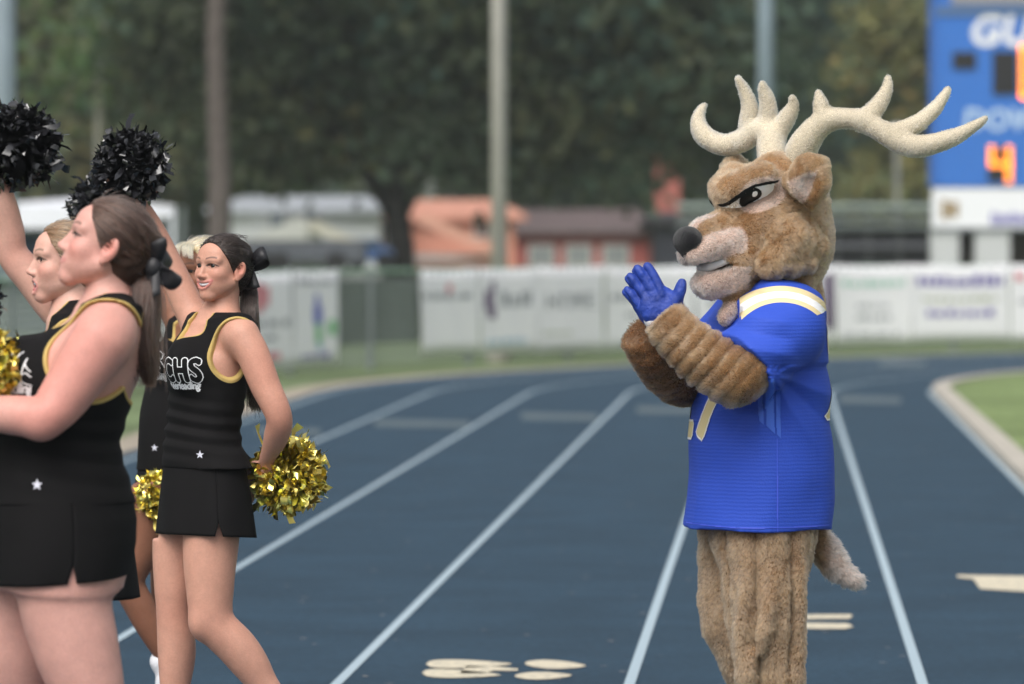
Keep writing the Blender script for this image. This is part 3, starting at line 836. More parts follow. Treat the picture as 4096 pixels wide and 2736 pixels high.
# -------- houses beyond the road
def house(name, label, y, d0, d1, e_y, r_y, base_y, wall, roof, depth=8, gable=False, windows=(), extra=None):
    x0, x1 = pxw(d0*0.43627, y), pxw(d1*0.43627, y); zb = gz(y)
    r = empty(name, ((x0+x1)/2, y, zb)); tag(r, label, 'building')
    w = (x1-x0)/2; Z = lambda d: pyz(d*0.43627, y) - zb; e, t = Z(e_y), Z(r_y)
    wm = mat('wall_'+label[:18], srgb(*wall), 0.85, var=0.08, scale=1.0, var2=0.06, scale2=8); rm = mat('roof_'+label[:18], srgb(*roof), 0.7, var=0.1, scale=1.5)
    if gable: MB().prism([(-w, -0.3), (w, -0.3), (w, e), (0, t), (-w, e)], 0, depth).build('wall', wm, r)
    else: MB().box(-w, w, 0, depth, -0.3, e).build('wall', wm, r)
    mb = MB()
    if gable:
        for s in (-1, 1): mb.poly([(s*(w+0.25), -0.3, e-0.16), (0, -0.3, t+0.06), (0, depth+0.3, t+0.06), (s*(w+0.25), depth+0.3, e-0.16)]); mb.poly([(s*(w+0.25), -0.3, e-0.02), (0, -0.3, t+0.2), (0, depth+0.3, t+0.2), (s*(w+0.25), depth+0.3, e-0.02)]); mb.poly([(s*(w+0.25), -0.3, e-0.16), (0, -0.3, t+0.06), (0, -0.3, t+0.2), (s*(w+0.25), -0.3, e-0.02)])
    else:
        mb.prism([(-w-0.3, e), (w+0.3, e), (w+0.3, e+0.12), (-w-0.3, e+0.12)], -0.3, depth+0.3)
        mb.poly([(-w-0.3, -0.3, e+0.121), (w+0.3, -0.3, e+0.121), (w-0.4, depth/2, t), (-w+0.4, depth/2, t)]); mb.poly([(-w-0.3, depth+0.3, e+0.121), (-w-0.3, -0.3, e+0.121), (-w+0.4, depth/2, t)]); mb.poly([(w+0.3, -0.3, e+0.121), (w+0.3, depth+0.3, e+0.121), (w-0.4, depth/2, t)])
    mb.build('roof', rm, r)
    for (a, b, c, d_, col) in windows:
        xa, xb = pxw(a*0.43627, y)-(x0+x1)/2, pxw(b*0.43627, y)-(x0+x1)/2
        f = MB().box(xa-0.06, xb+0.06, -0.06, 0.0, Z(d_)-0.06, Z(c)+0.06).build('window', mat('win_frame', srgb(200, 200, 196), 0.6), r)
        MB().box(xa, xb, -0.08, -0.061, Z(d_), Z(c)).build('pane', mat('win_%d_%d_%d' % col, srgb(*col), 0.15), f)
    return r, Z, (x0+x1)/2
r, Z, c = house('house', 'pale grey house with a light metal roof behind the oak', 136, 500, 868, 488, 446, 590, (196, 200, 200), (160, 165, 172), windows=((620, 650, 490, 525, (120, 130, 140)), (700, 730, 490, 525, (120, 130, 140))))
X = lambda d: pxw(d*0.43627, 135) - c
MB().prism([(X(560), Z(590)), (X(760), Z(590)), (X(760), Z(560)), (X(690), Z(498)), (X(560), Z(552))], -2.0, -0.2).build('porch', mat('porch_cream', srgb(196, 198, 192), 0.8), r)
MB().prism([(X(705), Z(520)), (X(725), Z(505)), (X(850), Z(566)), (X(850), Z(585))], -2.4, -2.05).build('stair', mat('stair_cream', srgb(206, 202, 186), 0.8), r)
r, Z, c = house('brick_house', 'orange brick house with a low roof beside the oak trunk', 140, 905, 1180, 505, 455, 590, (210, 146, 124), (198, 140, 120), gable=False, windows=((1090, 1120, 500, 540, (110, 90, 84)),))
X = lambda d: pxw(d*0.43627, 139) - c
MB().prism([(X(950), Z(508)), (X(975), Z(490)), (X(1145), Z(570)), (X(1145), Z(592)), ], -1.6, -1.3).build('ramp', mat('ramp_pink', srgb(214, 160, 140), 0.8), r)
MB().box(X(925), X(1140), -1.2, -0.2, Z(600), Z(582)).build('plinth', mat('plinth_grey', srgb(186, 180, 178), 0.8), r)
r, Z, c = house('brick_building', 'low red brick building with dark roof and pale windows', 150, 1150, 1502, 538, 478, 596, (164, 88, 82), (96, 82, 82), depth=7, windows=tuple((a, a+52, 566, 606, (140, 146, 146)) for a in (1215, 1300, 1385)) )
r, Z, c = house('dark_shed', 'dark shed with a low roof beside the red brick building', 146, 1500, 1575, 512, 482, 596, (40, 42, 52), (44, 42, 48), depth=5, windows=())
# brick chimney stack
r = empty('brick_chimney', (pxw(1530*0.43627, 158), 158, gz(158))); tag(r, 'tall red brick chimney behind the snout', 'chimney')
mb = MB(); zt = pyz(352*0.43627, 158) - gz(158); hw = 0.34
mb.box(-hw, hw, -hw, hw, 0, zt-0.3).build('stack', mat('chimney_brick', srgb(164, 96, 86), 0.85, var=0.1, scale=5), r)
MB().box(-hw-0.08, hw+0.08, -hw-0.08, hw+0.08, zt-0.29, zt).build('cap', mat('chimney_cap', srgb(120, 64, 60), 0.85), r, bevel=0.02)

# -------- trees
def leaf_mat():
    m = bpy.data.materials.new('leaves'); m.use_nodes = True
    N = m.node_tree.nodes; L = m.node_tree.links; b = N['Principled BSDF']; b.inputs['Roughness'].default_value = 0.6; b.inputs['Specular IOR Level'].default_value = 0.3
    a = N.new('ShaderNodeAttribute'); a.attribute_name = 'Col'; t = N.new('ShaderNodeBsdfTranslucent'); mx = N.new('ShaderNodeMixShader'); mx.inputs[0].default_value = 0.5
    L.new(a.outputs['Color'], b.inputs['Base Color']); L.new(a.outputs['Color'], t.inputs['Color'])
    L.new(b.outputs[0], mx.inputs[1]); L.new(t.outputs[0], mx.inputs[2]); L.new(mx.outputs[0], N['Material Output'].inputs['Surface'])
    return m
M_leaf = leaf_mat()
def bark(name, col): return mat(name, srgb(*col), 0.9, var=0.25, scale=6, bump=0.6, bscale=14)
def crown_mesh(lobes, clumps, per, size, col, seed, spread=0.75, shell=0.45):
    g = np.random.default_rng(seed)
    vol = np.array([l[3]*l[4]*l[5] for l in lobes]) ** 0.7; pick = g.choice(len(lobes), clumps, p=vol/vol.sum())
    L = np.array(lobes)[pick]
    d = g.normal(size=(clumps, 3)); d /= np.linalg.norm(d, axis=1)[:, None]
    rad = g.uniform(shell, 1.0, (clumps, 1)) ** 0.6
    C = L[:, :3] + d * rad * L[:, 3:6]
    tint = g.normal(size=(clumps, 1)) * 0.2
    warm = g.normal(size=(clumps, 1)) * 0.14
    P = np.repeat(C, per, 0) + g.normal(size=(clumps*per, 3)) * spread * np.array([1, 1, 0.7])
    n = len(P)
    out = np.repeat(d, per, 0) * 0.8 + np.array([0, 0, 0.5]) + g.normal(size=(n, 3)) * 0.55      # leaves face out and up
    a = np.cross(out, g.normal(size=(n, 3))); a /= np.linalg.norm(a, axis=1)[:, None]
    b = np.cross(a, out); b /= np.linalg.norm(b, axis=1)[:, None]
    s = size * g.uniform(0.6, 1.3, (n, 1))
    V = np.stack([P - a*s, P + b*s*0.7, P + a*s, P - b*s*0.7], 1).reshape(-1, 3)
    c = np.array(col)[None, :] * np.exp(np.repeat(tint, per, 0) + g.normal(size=(n, 1)) * 0.12)
    c = c * np.concatenate([np.exp(np.repeat(warm, per, 0)), np.ones((n, 1)), np.exp(-np.repeat(warm, per, 0))], 1)
    return V, np.arange(4*n).reshape(-1, 4), np.repeat(c, 4, 0)
def tree(name, label, px, y, trunk, lobes, clumps, per, size, col, seed, bark_col=(70, 62, 56), group=None, spread=0.7, limbs=6, dx=0.0):
    x = pxw(px, y) + dx; r = empty(name, (x, y, gz(y) - 0.1)); tag(r, label, 'tree', group or 'trees beyond the fence')
    g = random.Random(seed); mb = MB(); h, rad, lean = trunk
    n = 10; pts = [(lean * (i/n) ** 1.2 * h + 0.06 * math.sin(i * 1.3 + seed), 0.05 * math.sin(i + seed), h * i / n) for i in range(n + 1)]
    mb.tube(pts, [rad * (1.25 if i == 0 else 1) * (1 - 0.6 * i / n) for i in range(n + 1)], 12)
    for i in range(limbs):
        k = g.randint(4, n); b = pts[k]; l = g.choice(lobes); t = Vector((l[0] + g.uniform(-.5, .5) * l[3], l[1] + g.uniform(-.5, .5) * l[4], l[2] + g.uniform(-.2, .5) * l[5])); B = Vector(b)
        mid = B.lerp(t, 0.5) + Vector((0, 0, 0.3)); rr = rad * (1 - 0.6 * k / n) * 0.6
        mb.tube([B, mid, t], [rr, rr * 0.6, rr * 0.2], 7)
    mb.build('trunk', bark('bark_%d_%d_%d' % bark_col, bark_col), r, smooth=True)
    V, F, c = crown_mesh(lobes, clumps, per, size, col, seed, spread)
    add_mesh('crown', V, F, M_leaf, r, smooth=False, col=c)
    return r
DARK = (0.080, 0.112, 0.064); MID = (0.110, 0.190, 0.064); BLUE = (0.105, 0.175, 0.115); YEL = (0.19, 0.20, 0.080); OLV = (0.130, 0.150, 0.080)
# the big oak in the middle, low crown on a short dark trunk
tree('oak_tree', 'broad dark oak with a low crown over the houses', 398, 118, (4.6, 0.34, 0.02),
     [(-3.2, 0, 6.6, 3.0, 3.2, 3.2), (0.4, -0.5, 6.4, 3.2, 3.2, 3.0), (3.4, 0, 6.6, 3.0, 3.0, 3.4), (1.4, 0.5, 9.5, 4.5, 3.6, 3.4), (-2.0, 0, 9.8, 3.6, 3.4, 3.0), (5.6, 0.4, 5.6, 1.8, 2.2, 2.2), (4.2, -0.8, 4.2, 1.8, 1.6, 1.5), (1.3, -1.4, 4.2, 1.6, 1.2, 1.1), (-1.7, -1.0, 4.3, 1.5, 1.2, 1.2), (2.6, -1.2, 3.9, 1.1, 1.0, 0.9), (0.9, -1.6, 3.5, 1.0, 0.8, 0.6), (-2.9, -1.2, 3.7, 1.1, 0.9, 0.7), (6.8, -0.5, 4.6, 1.6, 1.4, 1.6)], 680, 60, 0.17, DARK, 11, (46, 42, 40), limbs=12, spread=0.55)
tree('pine_tree', 'tall straight pine with a bare brown grey trunk near the canopy', 216, 108, (14, 0.24, 0.012),
     [(0, 0, 12.5, 2.6, 2.6, 2.4), (0.6, 0, 15, 2.2, 2.2, 2.0)], 120, 60, 0.16, MID, 12, (84, 76, 72), limbs=5)
tree('pale_tree', 'slim tree with a pale bare trunk left of the pine', 101, 122, (11, 0.085, 0.0),
     [(0, 0, 10.5, 2.0, 2.0, 2.0), (0.5, 0, 12.2, 1.6, 1.6, 1.5), (0.5, -0.6, 6.9, 0.5, 0.5, 0.5), (-0.2, -0.6, 5.2, 0.5, 0.5, 0.6)], 90, 60, 0.15, MID, 13, (168, 166, 156), limbs=4)
for i, (px, y, s, col, lab) in enumerate((
        (-40, 150, 1.0, MID, 'mid green leafy tree at the left edge behind the canopy'),
        (70, 140, 0.9, OLV, 'olive green tree behind the slim pale trunk'),
        (170, 146, 1.0, MID, 'bright green tree left of the pine trunk'),
        (292, 150, 1.0, MID, 'bright green tree right of the pine trunk'),
        (600, 168, 1.05, DARK, 'dark green tree above the red brick building'),
        (700, 172, 1.0, BLUE, 'blue green tree behind the left antler'),
        (800, 180, 1.1, BLUE, 'blue green tree behind the head of the deer costume'),
        (880, 176, 1.0, BLUE, 'blue green tree left of the scoreboard'),
        (925, 166, 0.6, YEL, 'yellow green tree against the scoreboard edge'),
        (1040, 180, 1.0, BLUE, 'blue green tree behind the scoreboard'))):
    g = random.Random(40 + i)
    lobes = [(g.uniform(-1.6, 1.6) * s, g.uniform(-1, 1), (2.6 + 2.2 * k) * s, g.uniform(2.0, 2.9) * s, 2.4 * s, g.uniform(1.5, 2.2) * s) for k in range(5)] + [(g.uniform(-3, 3) * s, -0.5, g.uniform(2.5, 9) * s, 1.5 * s, 1.5 * s, 1.3 * s) for _ in range(5)]
    tree('leafy_tree', lab, px, y, (7 * s, 0.26 * s, 0.01), lobes, 330, 46, 0.21, col, 20 + i, spread=0.6, limbs=6)
# the wood behind everything reads as one mass
V = []; lob = [(x, random.uniform(-2, 2), z, 3.4, 2.2, 2.6) for x in np.arange(-84, 74, 3.2) for z in (2.0, 6, 10, 13.5)]
V, F, c = crown_mesh(lob, 6200, 26, 0.34, (0.100, 0.140, 0.082), 99, 0.8, 0.2)
V[:, 1] += 226; V[:, 2] += gz(226)
w = add_mesh('woods', V, F, M_leaf, smooth=False, col=c); tag(w, 'dark green wood closing the view behind the houses', 'trees', kind='stuff')

# scraps and leaf bits lying on the track, far too small to pick apart
g = random.Random(5); mb = MB()
for _ in range(420):
    u, v = g.uniform(18, 45), g.uniform(-4.6, 1.4); a = g.uniform(0, 6.28); r_ = g.uniform(0.008, 0.022); e_ = g.uniform(0.3, 0.8)
    mb.poly([tp(u + r_ * (math.cos(t) * math.cos(a) - e_ * math.sin(t) * math.sin(a)), v + r_ * (math.cos(t) * math.sin(a) + e_ * math.sin(t) * math.cos(a)), 0.011) for t in (0, 1.2, 2.3, 3.3, 4.2, 5.3)])
o = mb.build('leaf_litter', mat('dry_scraps', srgb(138, 134, 132), 0.9), None); tag(o, 'dry leaf scraps scattered on the blue track', 'litter', kind='stuff')

# thin humid air: the far trees stand a little paler than the near figures
hz = MB().box(-960, 960, -110, 2120, -1.3, 19.0).build('haze', mat('haze_unused'), None)
hm = bpy.data.materials.new('humid_air'); hm.use_nodes = True; hn = hm.node_tree.nodes; hn.remove(hn['Principled BSDF'])
pv = hn.new('ShaderNodeVolumePrincipled'); pv.inputs['Color'].default_value = (0.86, 0.90, 0.90, 1); pv.inputs['Density'].default_value = 0.00036
hm.node_tree.links.new(pv.outputs[0], hn['Material Output'].inputs['Volume'])
hz.data.materials.clear(); hz.data.materials.append(hm); hz['kind'] = 'stuff'; hz['label'] = 'thin pale haze over the field and trees'
# ================================================================== THE DEER COSTUME
TAN = np.array(srgb(154, 122, 92)); TAN_SHADED = np.array(srgb(140, 106, 78)); PINK = np.array(srgb(210, 182, 168)); HORN = np.array(srgb(212, 200, 178))
deer = Fig(1324, 3050)
DR = empty('person', deer.loc)
tag(DR, 'person in a brown deer costume with large cream antlers and blue jersey, clapping', 'person')
K1 = deer.px('1')
HTH = math.radians(32); HC, HS = math.cos(HTH), math.sin(HTH)
def hd(x, y, b=0.0, mirror=False):
    """point of the head read at survey column x and row y, b units towards the wearer's left; mirror gives its twin on the other side"""
    a = (1060 + HS * b - x) / HC
    if mirror: b = -b
    q = deer.p('1', 1060, y)
    return q + np.array([(-HC * a + HS * b) * K1, (-HS * a - HC * b) * K1, 0])
R_HEAD = np.array([[-HC, HS, 0], [-HS, -HC, 0], [0, 0, 1.0]])       # columns: forward, left, up
def both(f, fn):
    for m in (False, True): fn(f, m)
k = K1
f = Field()
f.ell(hd(1085, 870), np.array((262, 262, 318)) * k, R_HEAD, 0.03)
f.ell(hd(1125, 1070), np.array((235, 250, 245)) * k, R_HEAD, 0.05)
f.cone(hd(1010, 730), hd(800, 735), 175 * k, 90 * k, 0.05)
for m in (False, True):
    f.cone(hd(940, 675, 150, m), hd(800, 735, 85, m), 84 * k, 72 * k, 0.035)
    f.ball(hd(762, 768, 42, m), 74 * k, 0.02)
    f.ell(hd(1010, 1010, 175, m), np.array((190, 120, 170)) * k, R_HEAD, 0.04)
    # eye hollow
    f.ell(hd(915, 782, 268, m), np.array((135, 74, 82)) * k, R_HEAD, 0.03, -1)
f.cone(hd(930, 960), hd(600, 1015), 165 * k, 92 * k, 0.045)
for m in (False, True):
    f.chain([(hd(548, 1124, 40, m), 55 * k), (hd(640, 1088, 88, m), 66 * k), (hd(765, 1040, 136, m), 57 * k)], 0.012)
    f.chain([(hd(634, 1296, 36, m), 68 * k), (hd(720, 1276, 74, m), 75 * k), (hd(800, 1242, 120, m), 64 * k)], 0.014)
    f.cone(hd(800, 1170, 120, m), hd(960, 1130, 150, m), 95 * k, 120 * k, 0.04)
f.cone(hd(640, 1300), hd(880, 1230), 80 * k, 150 * k, 0.02)
f.ell(hd(655, 1195, 20), np.array((120, 150, 34)) * k, R_HEAD, 0.012, -1)
# neck and bib
f.cone(hd(1075, 1230), hd(1030, 1420), 190 * k, 205 * k, 0.05)
f.chain([(hd(900, 1330, 60), 90 * k), (hd(800, 1410, 60), 62 * k), (hd(722, 1500, 60), 38 * k)], 0.03)
f.chain([(hd(1210, 1260, 30), 60 * k), (hd(1268, 1350, 30), 40 * k), (hd(1288, 1440, 30), 28 * k), (hd(1296, 1505, 30), 16 * k)], 0.02)
f.post.append(lambda D, X, Y, Z: D + 0.0022 * wob((X, Y, Z), 38, 21) + 0.0012 * wob((X, Y, Z), 90, 22))
HV, HQ = f.mesh(0.0042)
def head_uv(P):
    """survey column/row of points as they lie on the head, and side coordinate"""
    q = deer.p('1', 1060, 0); dx = (P[:, 0] - q[0]) / k; dy = P[:, 1] / k
    b = dx * HS - dy * HC; a = -dx * HC - dy * HS
    return 1060 + HS * np.abs(b) - HC * a, (q[2] - P[:, 2]) / k, b
def in_ell(u, v, cx, cy, rx, ry, ang):
    c, s = math.cos(ang), math.sin(ang); x, y = u - cx, v - cy
    return ((x * c + y * s) / rx) ** 2 + ((-x * s + y * c) / ry) ** 2
def seg_d(u, v, x0, y0, x1, y1):
    t = np.clip(((u-x0)*(x1-x0) + (v-y0)*(y1-y0)) / ((x1-x0)**2 + (y1-y0)**2), 0, 1)
    return np.hypot(u - x0 - t*(x1-x0), v - y0 - t*(y1-y0))
u, v, b = head_uv(HV)
hc_ = np.tile(TAN, (len(HV), 1)) * (1 + 0.10 * wob(HV, 18, 31)[:, None])
back_tint = np.clip((u - 1150) / 200, 0, 1)[:, None]; hc_ = hc_ * (1 - back_tint * 0.06) + PINK * 0.10 * back_tint  # fur slightly paler and pinker towards the back of the head
wn_ = wob(HV, 60, 33) * 6
def paint(m, c):
    hc_[m] = np.array(c) * (1 + 0.05 * wob(HV[m], 40, 34)[:, None])
paint((in_ell(u, v + wn_ * .5, 935, 775, 158, 98, math.radians(-24)) < 1) & (np.abs(b) > 60), PINK)
paint((seg_d(u, v, 500, 1135, 770, 1042) + wn_ < 84) & (v < 1200), PINK * 0.98)
paint((seg_d(u, v, 620, 1302, 800, 1250) + wn_ < 90) & (v > 1195) & (u < 860), PINK * 0.92)
paint((u < 900) & (v > 1395) & (b > -140), PINK * 0.93)
paint((u < 705) & (v > 900) & (v < 1000) & (np.abs(b) < 35), PINK)
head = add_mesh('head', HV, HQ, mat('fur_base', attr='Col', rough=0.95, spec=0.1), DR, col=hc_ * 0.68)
def comb_head(P, n):
    uu, vv, bb = head_uv(P); d = R_HEAD @ np.array([-0.8, 0, -0.55]); d = np.tile(d, (len(P), 1))
    d += np.sign(bb)[:, None] * R_HEAD[:, 1] * 0.3 + 0.5 * np.stack([wob(P, 22, 41), wob(P, 22, 42), wob(P, 22, 43)], 1)
    return d
not_mouth = 1.0 - ((v > 1165) & (v < 1235) & (u < 800) & (np.abs(v - 1195 + (u - 655) * 0.25) < 26)).astype(float) * 0.97
not_eye = (in_ell(u, v, 905, 786, 128, 58, math.radians(-27)) > 1) | (np.abs(b) < 60)
fur('fur', HV, HQ, hc_, 150000, 0.0075, comb_head, head, seed=2, weight=not_mouth * not_eye)

# cheek tufts: a lobed ruff standing off each cheek
for m in (False, True):
    f = Field(); sgn = -1 if m else 1
    f.ell(hd(1120, 1040, 262, m), np.array((195, 66, 150)) * k, R_HEAD, 0.02)
    for (x, y, r0) in ((985, 1190, 92), (1100, 1180, 84), (1190, 1160, 78), (1262, 1085, 78)):
        f.cone(hd(1110, 1030, 266, m), hd(x, y, 272, m), 100 * k, r0 * k * 0.92, 0.020)
    f.post.append(lambda D, X, Y, Z: D + 0.0014 * wob((X, Y, Z), 70, 24))
    V, Q = f.mesh(0.0042)
    c = np.tile(TAN * 0.97, (len(V), 1)) * (1 + 0.1 * wob(V, 25, 35)[:, None])
    o = add_mesh('cheek_tuft', V, Q, MATS['fur_base'], DR, col=c * 0.62)
    fur('fur', V, Q, c, 40000, 0.008, lambda P, n: np.tile(R_HEAD @ np.array([-0.5, 0.2 * sgn, -0.8]), (len(P), 1)) + 0.5 * np.stack([wob(P, 30, 44), wob(P, 30, 45), wob(P, 30, 46)], 1), o, seed=3 + m)

# ears: cupped, pale inside
for m in (False, True):
    f = Field(); sgn = -1 if m else 1
    tl_ = math.radians(15); n_ = R_HEAD @ np.array([0.45, 0.9 * sgn, 0]); n_ /= np.linalg.norm(n_)
    up_ = np.array([0, 0, 1.0]) * math.cos(tl_) + np.cross(n_, [0, 0, 1.0]) * math.sin(tl_) * -sgn; up_ /= np.linalg.norm(up_); sd_ = np.cross(up_, n_)
    RE = np.stack([sd_, n_, up_], 1); ce = hd(1215, 700, 385, m)
    f.ell(ce + np.array([0, 0, 20 * k]), np.array((118, 70, 135)) * k, RE, 0.01); f.cone(ce - np.array([0, 0, 20 * k]), hd(1232, 842, 372, m), 84 * k, 22 * k, 0.03)
    f.ell(ce + n_ * 78 * k + R_HEAD @ np.array([34, 0, -34]) * k, np.array((66, 64, 92)) * k, RE, 0.014, -1)
    f.chain([(hd(1190, 730, 350, m), 60 * k), (hd(1120, 700, 250, m), 60 * k)], 0.02)
    V, Q = f.mesh(0.0038)
    uu, vv, bb = head_uv(V)
    c = np.tile(TAN * 0.9, (len(V), 1)) * (1 + 0.1 * wob(V, 30, 36)[:, None])  # shading that sets the ear off is put into its darker fur
    P0 = [(1092, 706), (1170, 655), (1246, 640), (1244, 700), (1222, 770), (1176, 828), (1130, 790)]
    ins = np.zeros(len(V), bool)
    for i in range(len(P0)):
        (x1, y1), (x2, y2) = P0[i], P0[i-1]
        ins ^= ((y1 > vv) != (y2 > vv)) & (uu < (x2-x1)*(vv-y1)/(y2-y1+1e-9) + x1)
    ew = V - ce; front = ((ew @ n_) > -10 * k) & ((((ew - R_HEAD @ np.array([34, 0, -34]) * k) @ sd_) / (72 * k)) ** 2 + (((ew - R_HEAD @ np.array([34, 0, -34]) * k) @ up_) / (98 * k)) ** 2 < 1); front = (ew @ n_) > -30 * k; ins = ins & front
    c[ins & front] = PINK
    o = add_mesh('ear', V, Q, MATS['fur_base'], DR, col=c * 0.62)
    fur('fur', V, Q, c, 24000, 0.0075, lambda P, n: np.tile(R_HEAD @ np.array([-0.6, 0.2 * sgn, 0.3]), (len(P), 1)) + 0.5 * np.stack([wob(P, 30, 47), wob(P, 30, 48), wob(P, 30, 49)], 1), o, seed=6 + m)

# nose
f = Field(); f.ell(hd(506, 1042), np.array((78, 104, 80)) * k, R_HEAD, 0.01); f.cone(hd(495, 1062), hd(500, 1120), 64 * k, 34 * k, 0.02)
f.post.append(lambda D, X, Y, Z: D + 0.0005 * wob((X, Y, Z), 260, 25))
V, Q = f.mesh(0.0035); add_mesh('nose', V, Q, mat('black_plush', srgb(30, 30, 33), 0.95, spec=0.15, bump=0.8, bscale=420, sheen=0.3), DR)
# teeth: a white band curving across the mouth, dark slit above
f = Field(); f.chain([(hd(770, 1140, 150), 22 * k), (hd(694, 1174, 94), 25 * k), (hd(628, 1196, 40), 28 * k), (hd(612, 1202, 0), 28 * k), (hd(628, 1196, 40, True), 28 * k), (hd(694, 1174, 94, True), 25 * k), (hd(770, 1140, 150, True), 22 * k)], 0.01)
V, Q = f.mesh(0.004); add_mesh('teeth', V, Q, mat('mascot_tooth', srgb(204, 204, 206), 0.5), DR)
# eye: dome, pupil, highlight, lid, laid on the eye patch
bv = bvh_of(HV, HQ)
def eye_part(name, outline, off, m_, mirror):
    cell = 3.0
    M, mn = poly_mask(outline, cell)
    for _ in range(1): M = M
    dr = R_HEAD @ np.array([0, (1 if mirror else -1), 0])
    def place(uu, vv):
        p = hd(mn[0] + uu, mn[1] + vv, 215, mirror); return p - dr * 300 * k
    o = decal(name, M, cell, place, dr, bv, off, m_, None, single=True)
    if o: o.parent = DR
    return o
def arc_pts(pts, n=8):
    """smooth closed outline through points (Catmull-Rom)"""
    out = []; N_ = len(pts)
    for i in range(N_):
        p0, p1, p2, p3 = [np.array(pts[(i + j - 1) % N_], float) for j in range(4)]
        for t in np.linspace(0, 1, n, endpoint=False):
            out.append(tuple(0.5 * ((2*p1) + (-p0+p2)*t + (2*p0-5*p1+4*p2-p3)*t*t + (-p0+3*p1-3*p2+p3)*t**3)))
    return out
for m in (False, True):
    wht = [(802, 846), (836, 788), (876, 744), (930, 714), (996, 702), (1008, 745), (992, 788), (958, 822), (905, 846), (850, 850)]
    eye_part('eye_white', wht, 0.007, mat('eye_white', srgb(232, 232, 234), 0.35), m)
    eye_part('pupil', [(905 + 56*math.cos(t), 788 + 57*math.sin(t)) for t in np.linspace(0, 2*math.pi, 30)[:-1]], 0.0085, mat('eye_black', srgb(14, 14, 15), 0.6, spec=0.2), m)
    eye_part('highlight', [(916 + 14*math.cos(t), 764 + 14*math.sin(t)) for t in np.linspace(0, 2*math.pi, 20)[:-1]], 0.0095, mat('eye_glint', srgb(245, 245, 245), 0.3), m)
    eye_part('eyelid_line', [(794, 846), (818, 794), (856, 748), (903, 715), (955, 695), (1018, 690), (1016, 700), (960, 709), (913, 726), (870, 757), (838, 800), (815, 840)], 0.0098, mat('eye_black'), m)

# antlers
def antler(main, tines, d0, d1, ln):
    f = Field(); n = len(main)
    Ls = [0.0]
    for i in range(1, n): Ls.append(Ls[-1] + math.hypot(main[i][0]-main[i-1][0], main[i][1]-main[i-1][1]))
    dep = lambda s: (d0 + (d1 - d0) * s / Ls[-1]) * k
    pts = []
    for i, (x, y, r) in enumerate(main): p = deer.p('1', x, y); p[1] = dep(Ls[i]) ; pts.append((p, (r - 8) * k))
    f.chain(pts, 0.012)
    for (si, off, tp_) in tines:
        q = []
        for j, (x, y, r) in enumerate(tp_): p = deer.p('1', x, y); p[1] = dep(Ls[si]) + off * k * j / len(tp_); q.append((p, (r - 7) * k * (0.86 if j == 0 else 1)))
        f.chain(q, 0.012, k0=0.018)
    f.post.append(lambda D, X, Y, Z: D + 0.0012 * wob((X, Y, Z), 45, 26))
    V, Q = f.mesh(0.004)
    c = np.tile(HORN, (len(V), 1)) * (1 + 0.05 * wob(V, 20, 37)[:, None])
    o = add_mesh('antler', V, Q, mat('fleece_base', attr='Col', rough=0.95, spec=0.1), DR, col=c * 0.8)
    fur('fleece', V, Q, c, 40000, 0.0032, lambda P, n_: np.stack([wob(P, 25, 51), wob(P, 25, 52), wob(P, 25, 53) - 0.4], 1), o, rad=0.0009, lift=0.8, jitter=0.5, cvar=0.07, seed=ln)
    return o
antler([(1168, 590, 98), (1185, 510, 95), (1250, 405, 82), (1335, 345, 72), (1430, 332, 64), (1540, 352, 66), (1640, 408, 68), (1740, 472, 72), (1830, 496, 70), (1950, 478, 62), (2080, 428, 50), (2180, 370, 34), (2224, 337, 20)],
       [(3, 30, [(1300, 350, 58), (1290, 260, 48), (1274, 182, 24)]), (5, 60, [(1530, 345, 66), (1610, 270, 55), (1668, 170, 40), (1678, 98, 25)]), (6, 110, [(1690, 420, 66), (1830, 372, 56), (1940, 286, 46), (2008, 196, 32), (2028, 163, 22)])], -60, -480, 12)
antler([(1015, 600, 92), (1010, 520, 88), (1000, 430, 84), (930, 400, 70), (850, 452, 70), (750, 482, 68), (660, 452, 66), (602, 390, 60), (590, 320, 44), (612, 262, 30), (632, 236, 18)],
       [(4, -40, [(880, 360, 66), (886, 250, 54), (850, 150, 36), (820, 94, 25)]), (3, -60, [(990, 400, 66), (992, 240, 54), (968, 160, 38), (958, 118, 22)]), (2, -90, [(1040, 440, 62), (1100, 330, 56), (1138, 255, 40), (1134, 208, 25)])], 40, 470, 13)

# ---------------------------------------------------------------- jersey
P2 = lambda x, y, d=0.0: deer.p('2', x, y, d)
BTH = math.radians(25)
FWD = np.array([-math.cos(BTH), -math.sin(BTH), 0]); LFT = np.array([math.sin(BTH), -math.cos(BTH), 0])
rings = []
for (y, x0, x1, rw) in ((250, 760, 1110, 0.15), (300, 640, 1150, 0.21), (400, 545, 1166, 0.235), (550, 508, 1176, 0.24), (700, 502, 1180, 0.24), (870, 484, 1186, 0.24), (1000, 470, 1193, 0.242), (1170, 478, 1202, 0.245), (1300, 462, 1200, 0.245), (1400, 448, 1191, 0.247), (1440, 441, 1187, 0.248)):
    half = (x1 - x0) / 2 * deer.px('2'); rf = math.sqrt(max(half**2 - (rw * math.sin(BTH))**2, 0.0064)) / math.cos(BTH)
    c = P2((x0 + x1) / 2, y); rings.append((c[2], c[0], 0.0, rf, rw))
rings.append((P2(813, 1452)[2], rings[-1][1], 0.0, rings[-1][3], 0.248))
f = Field()
f.loft(rings, BTH, 0.02, 2.3)
SHN, SHF = P2(935, 350, -0.20), P2(800, 345, 0.20)
f.cone(SHN, SHF, 0.098, 0.098, 0.06)
f.ell(P2(930, 300, -0.11), (0.13, 0.13, 0.085), None, 0.04)
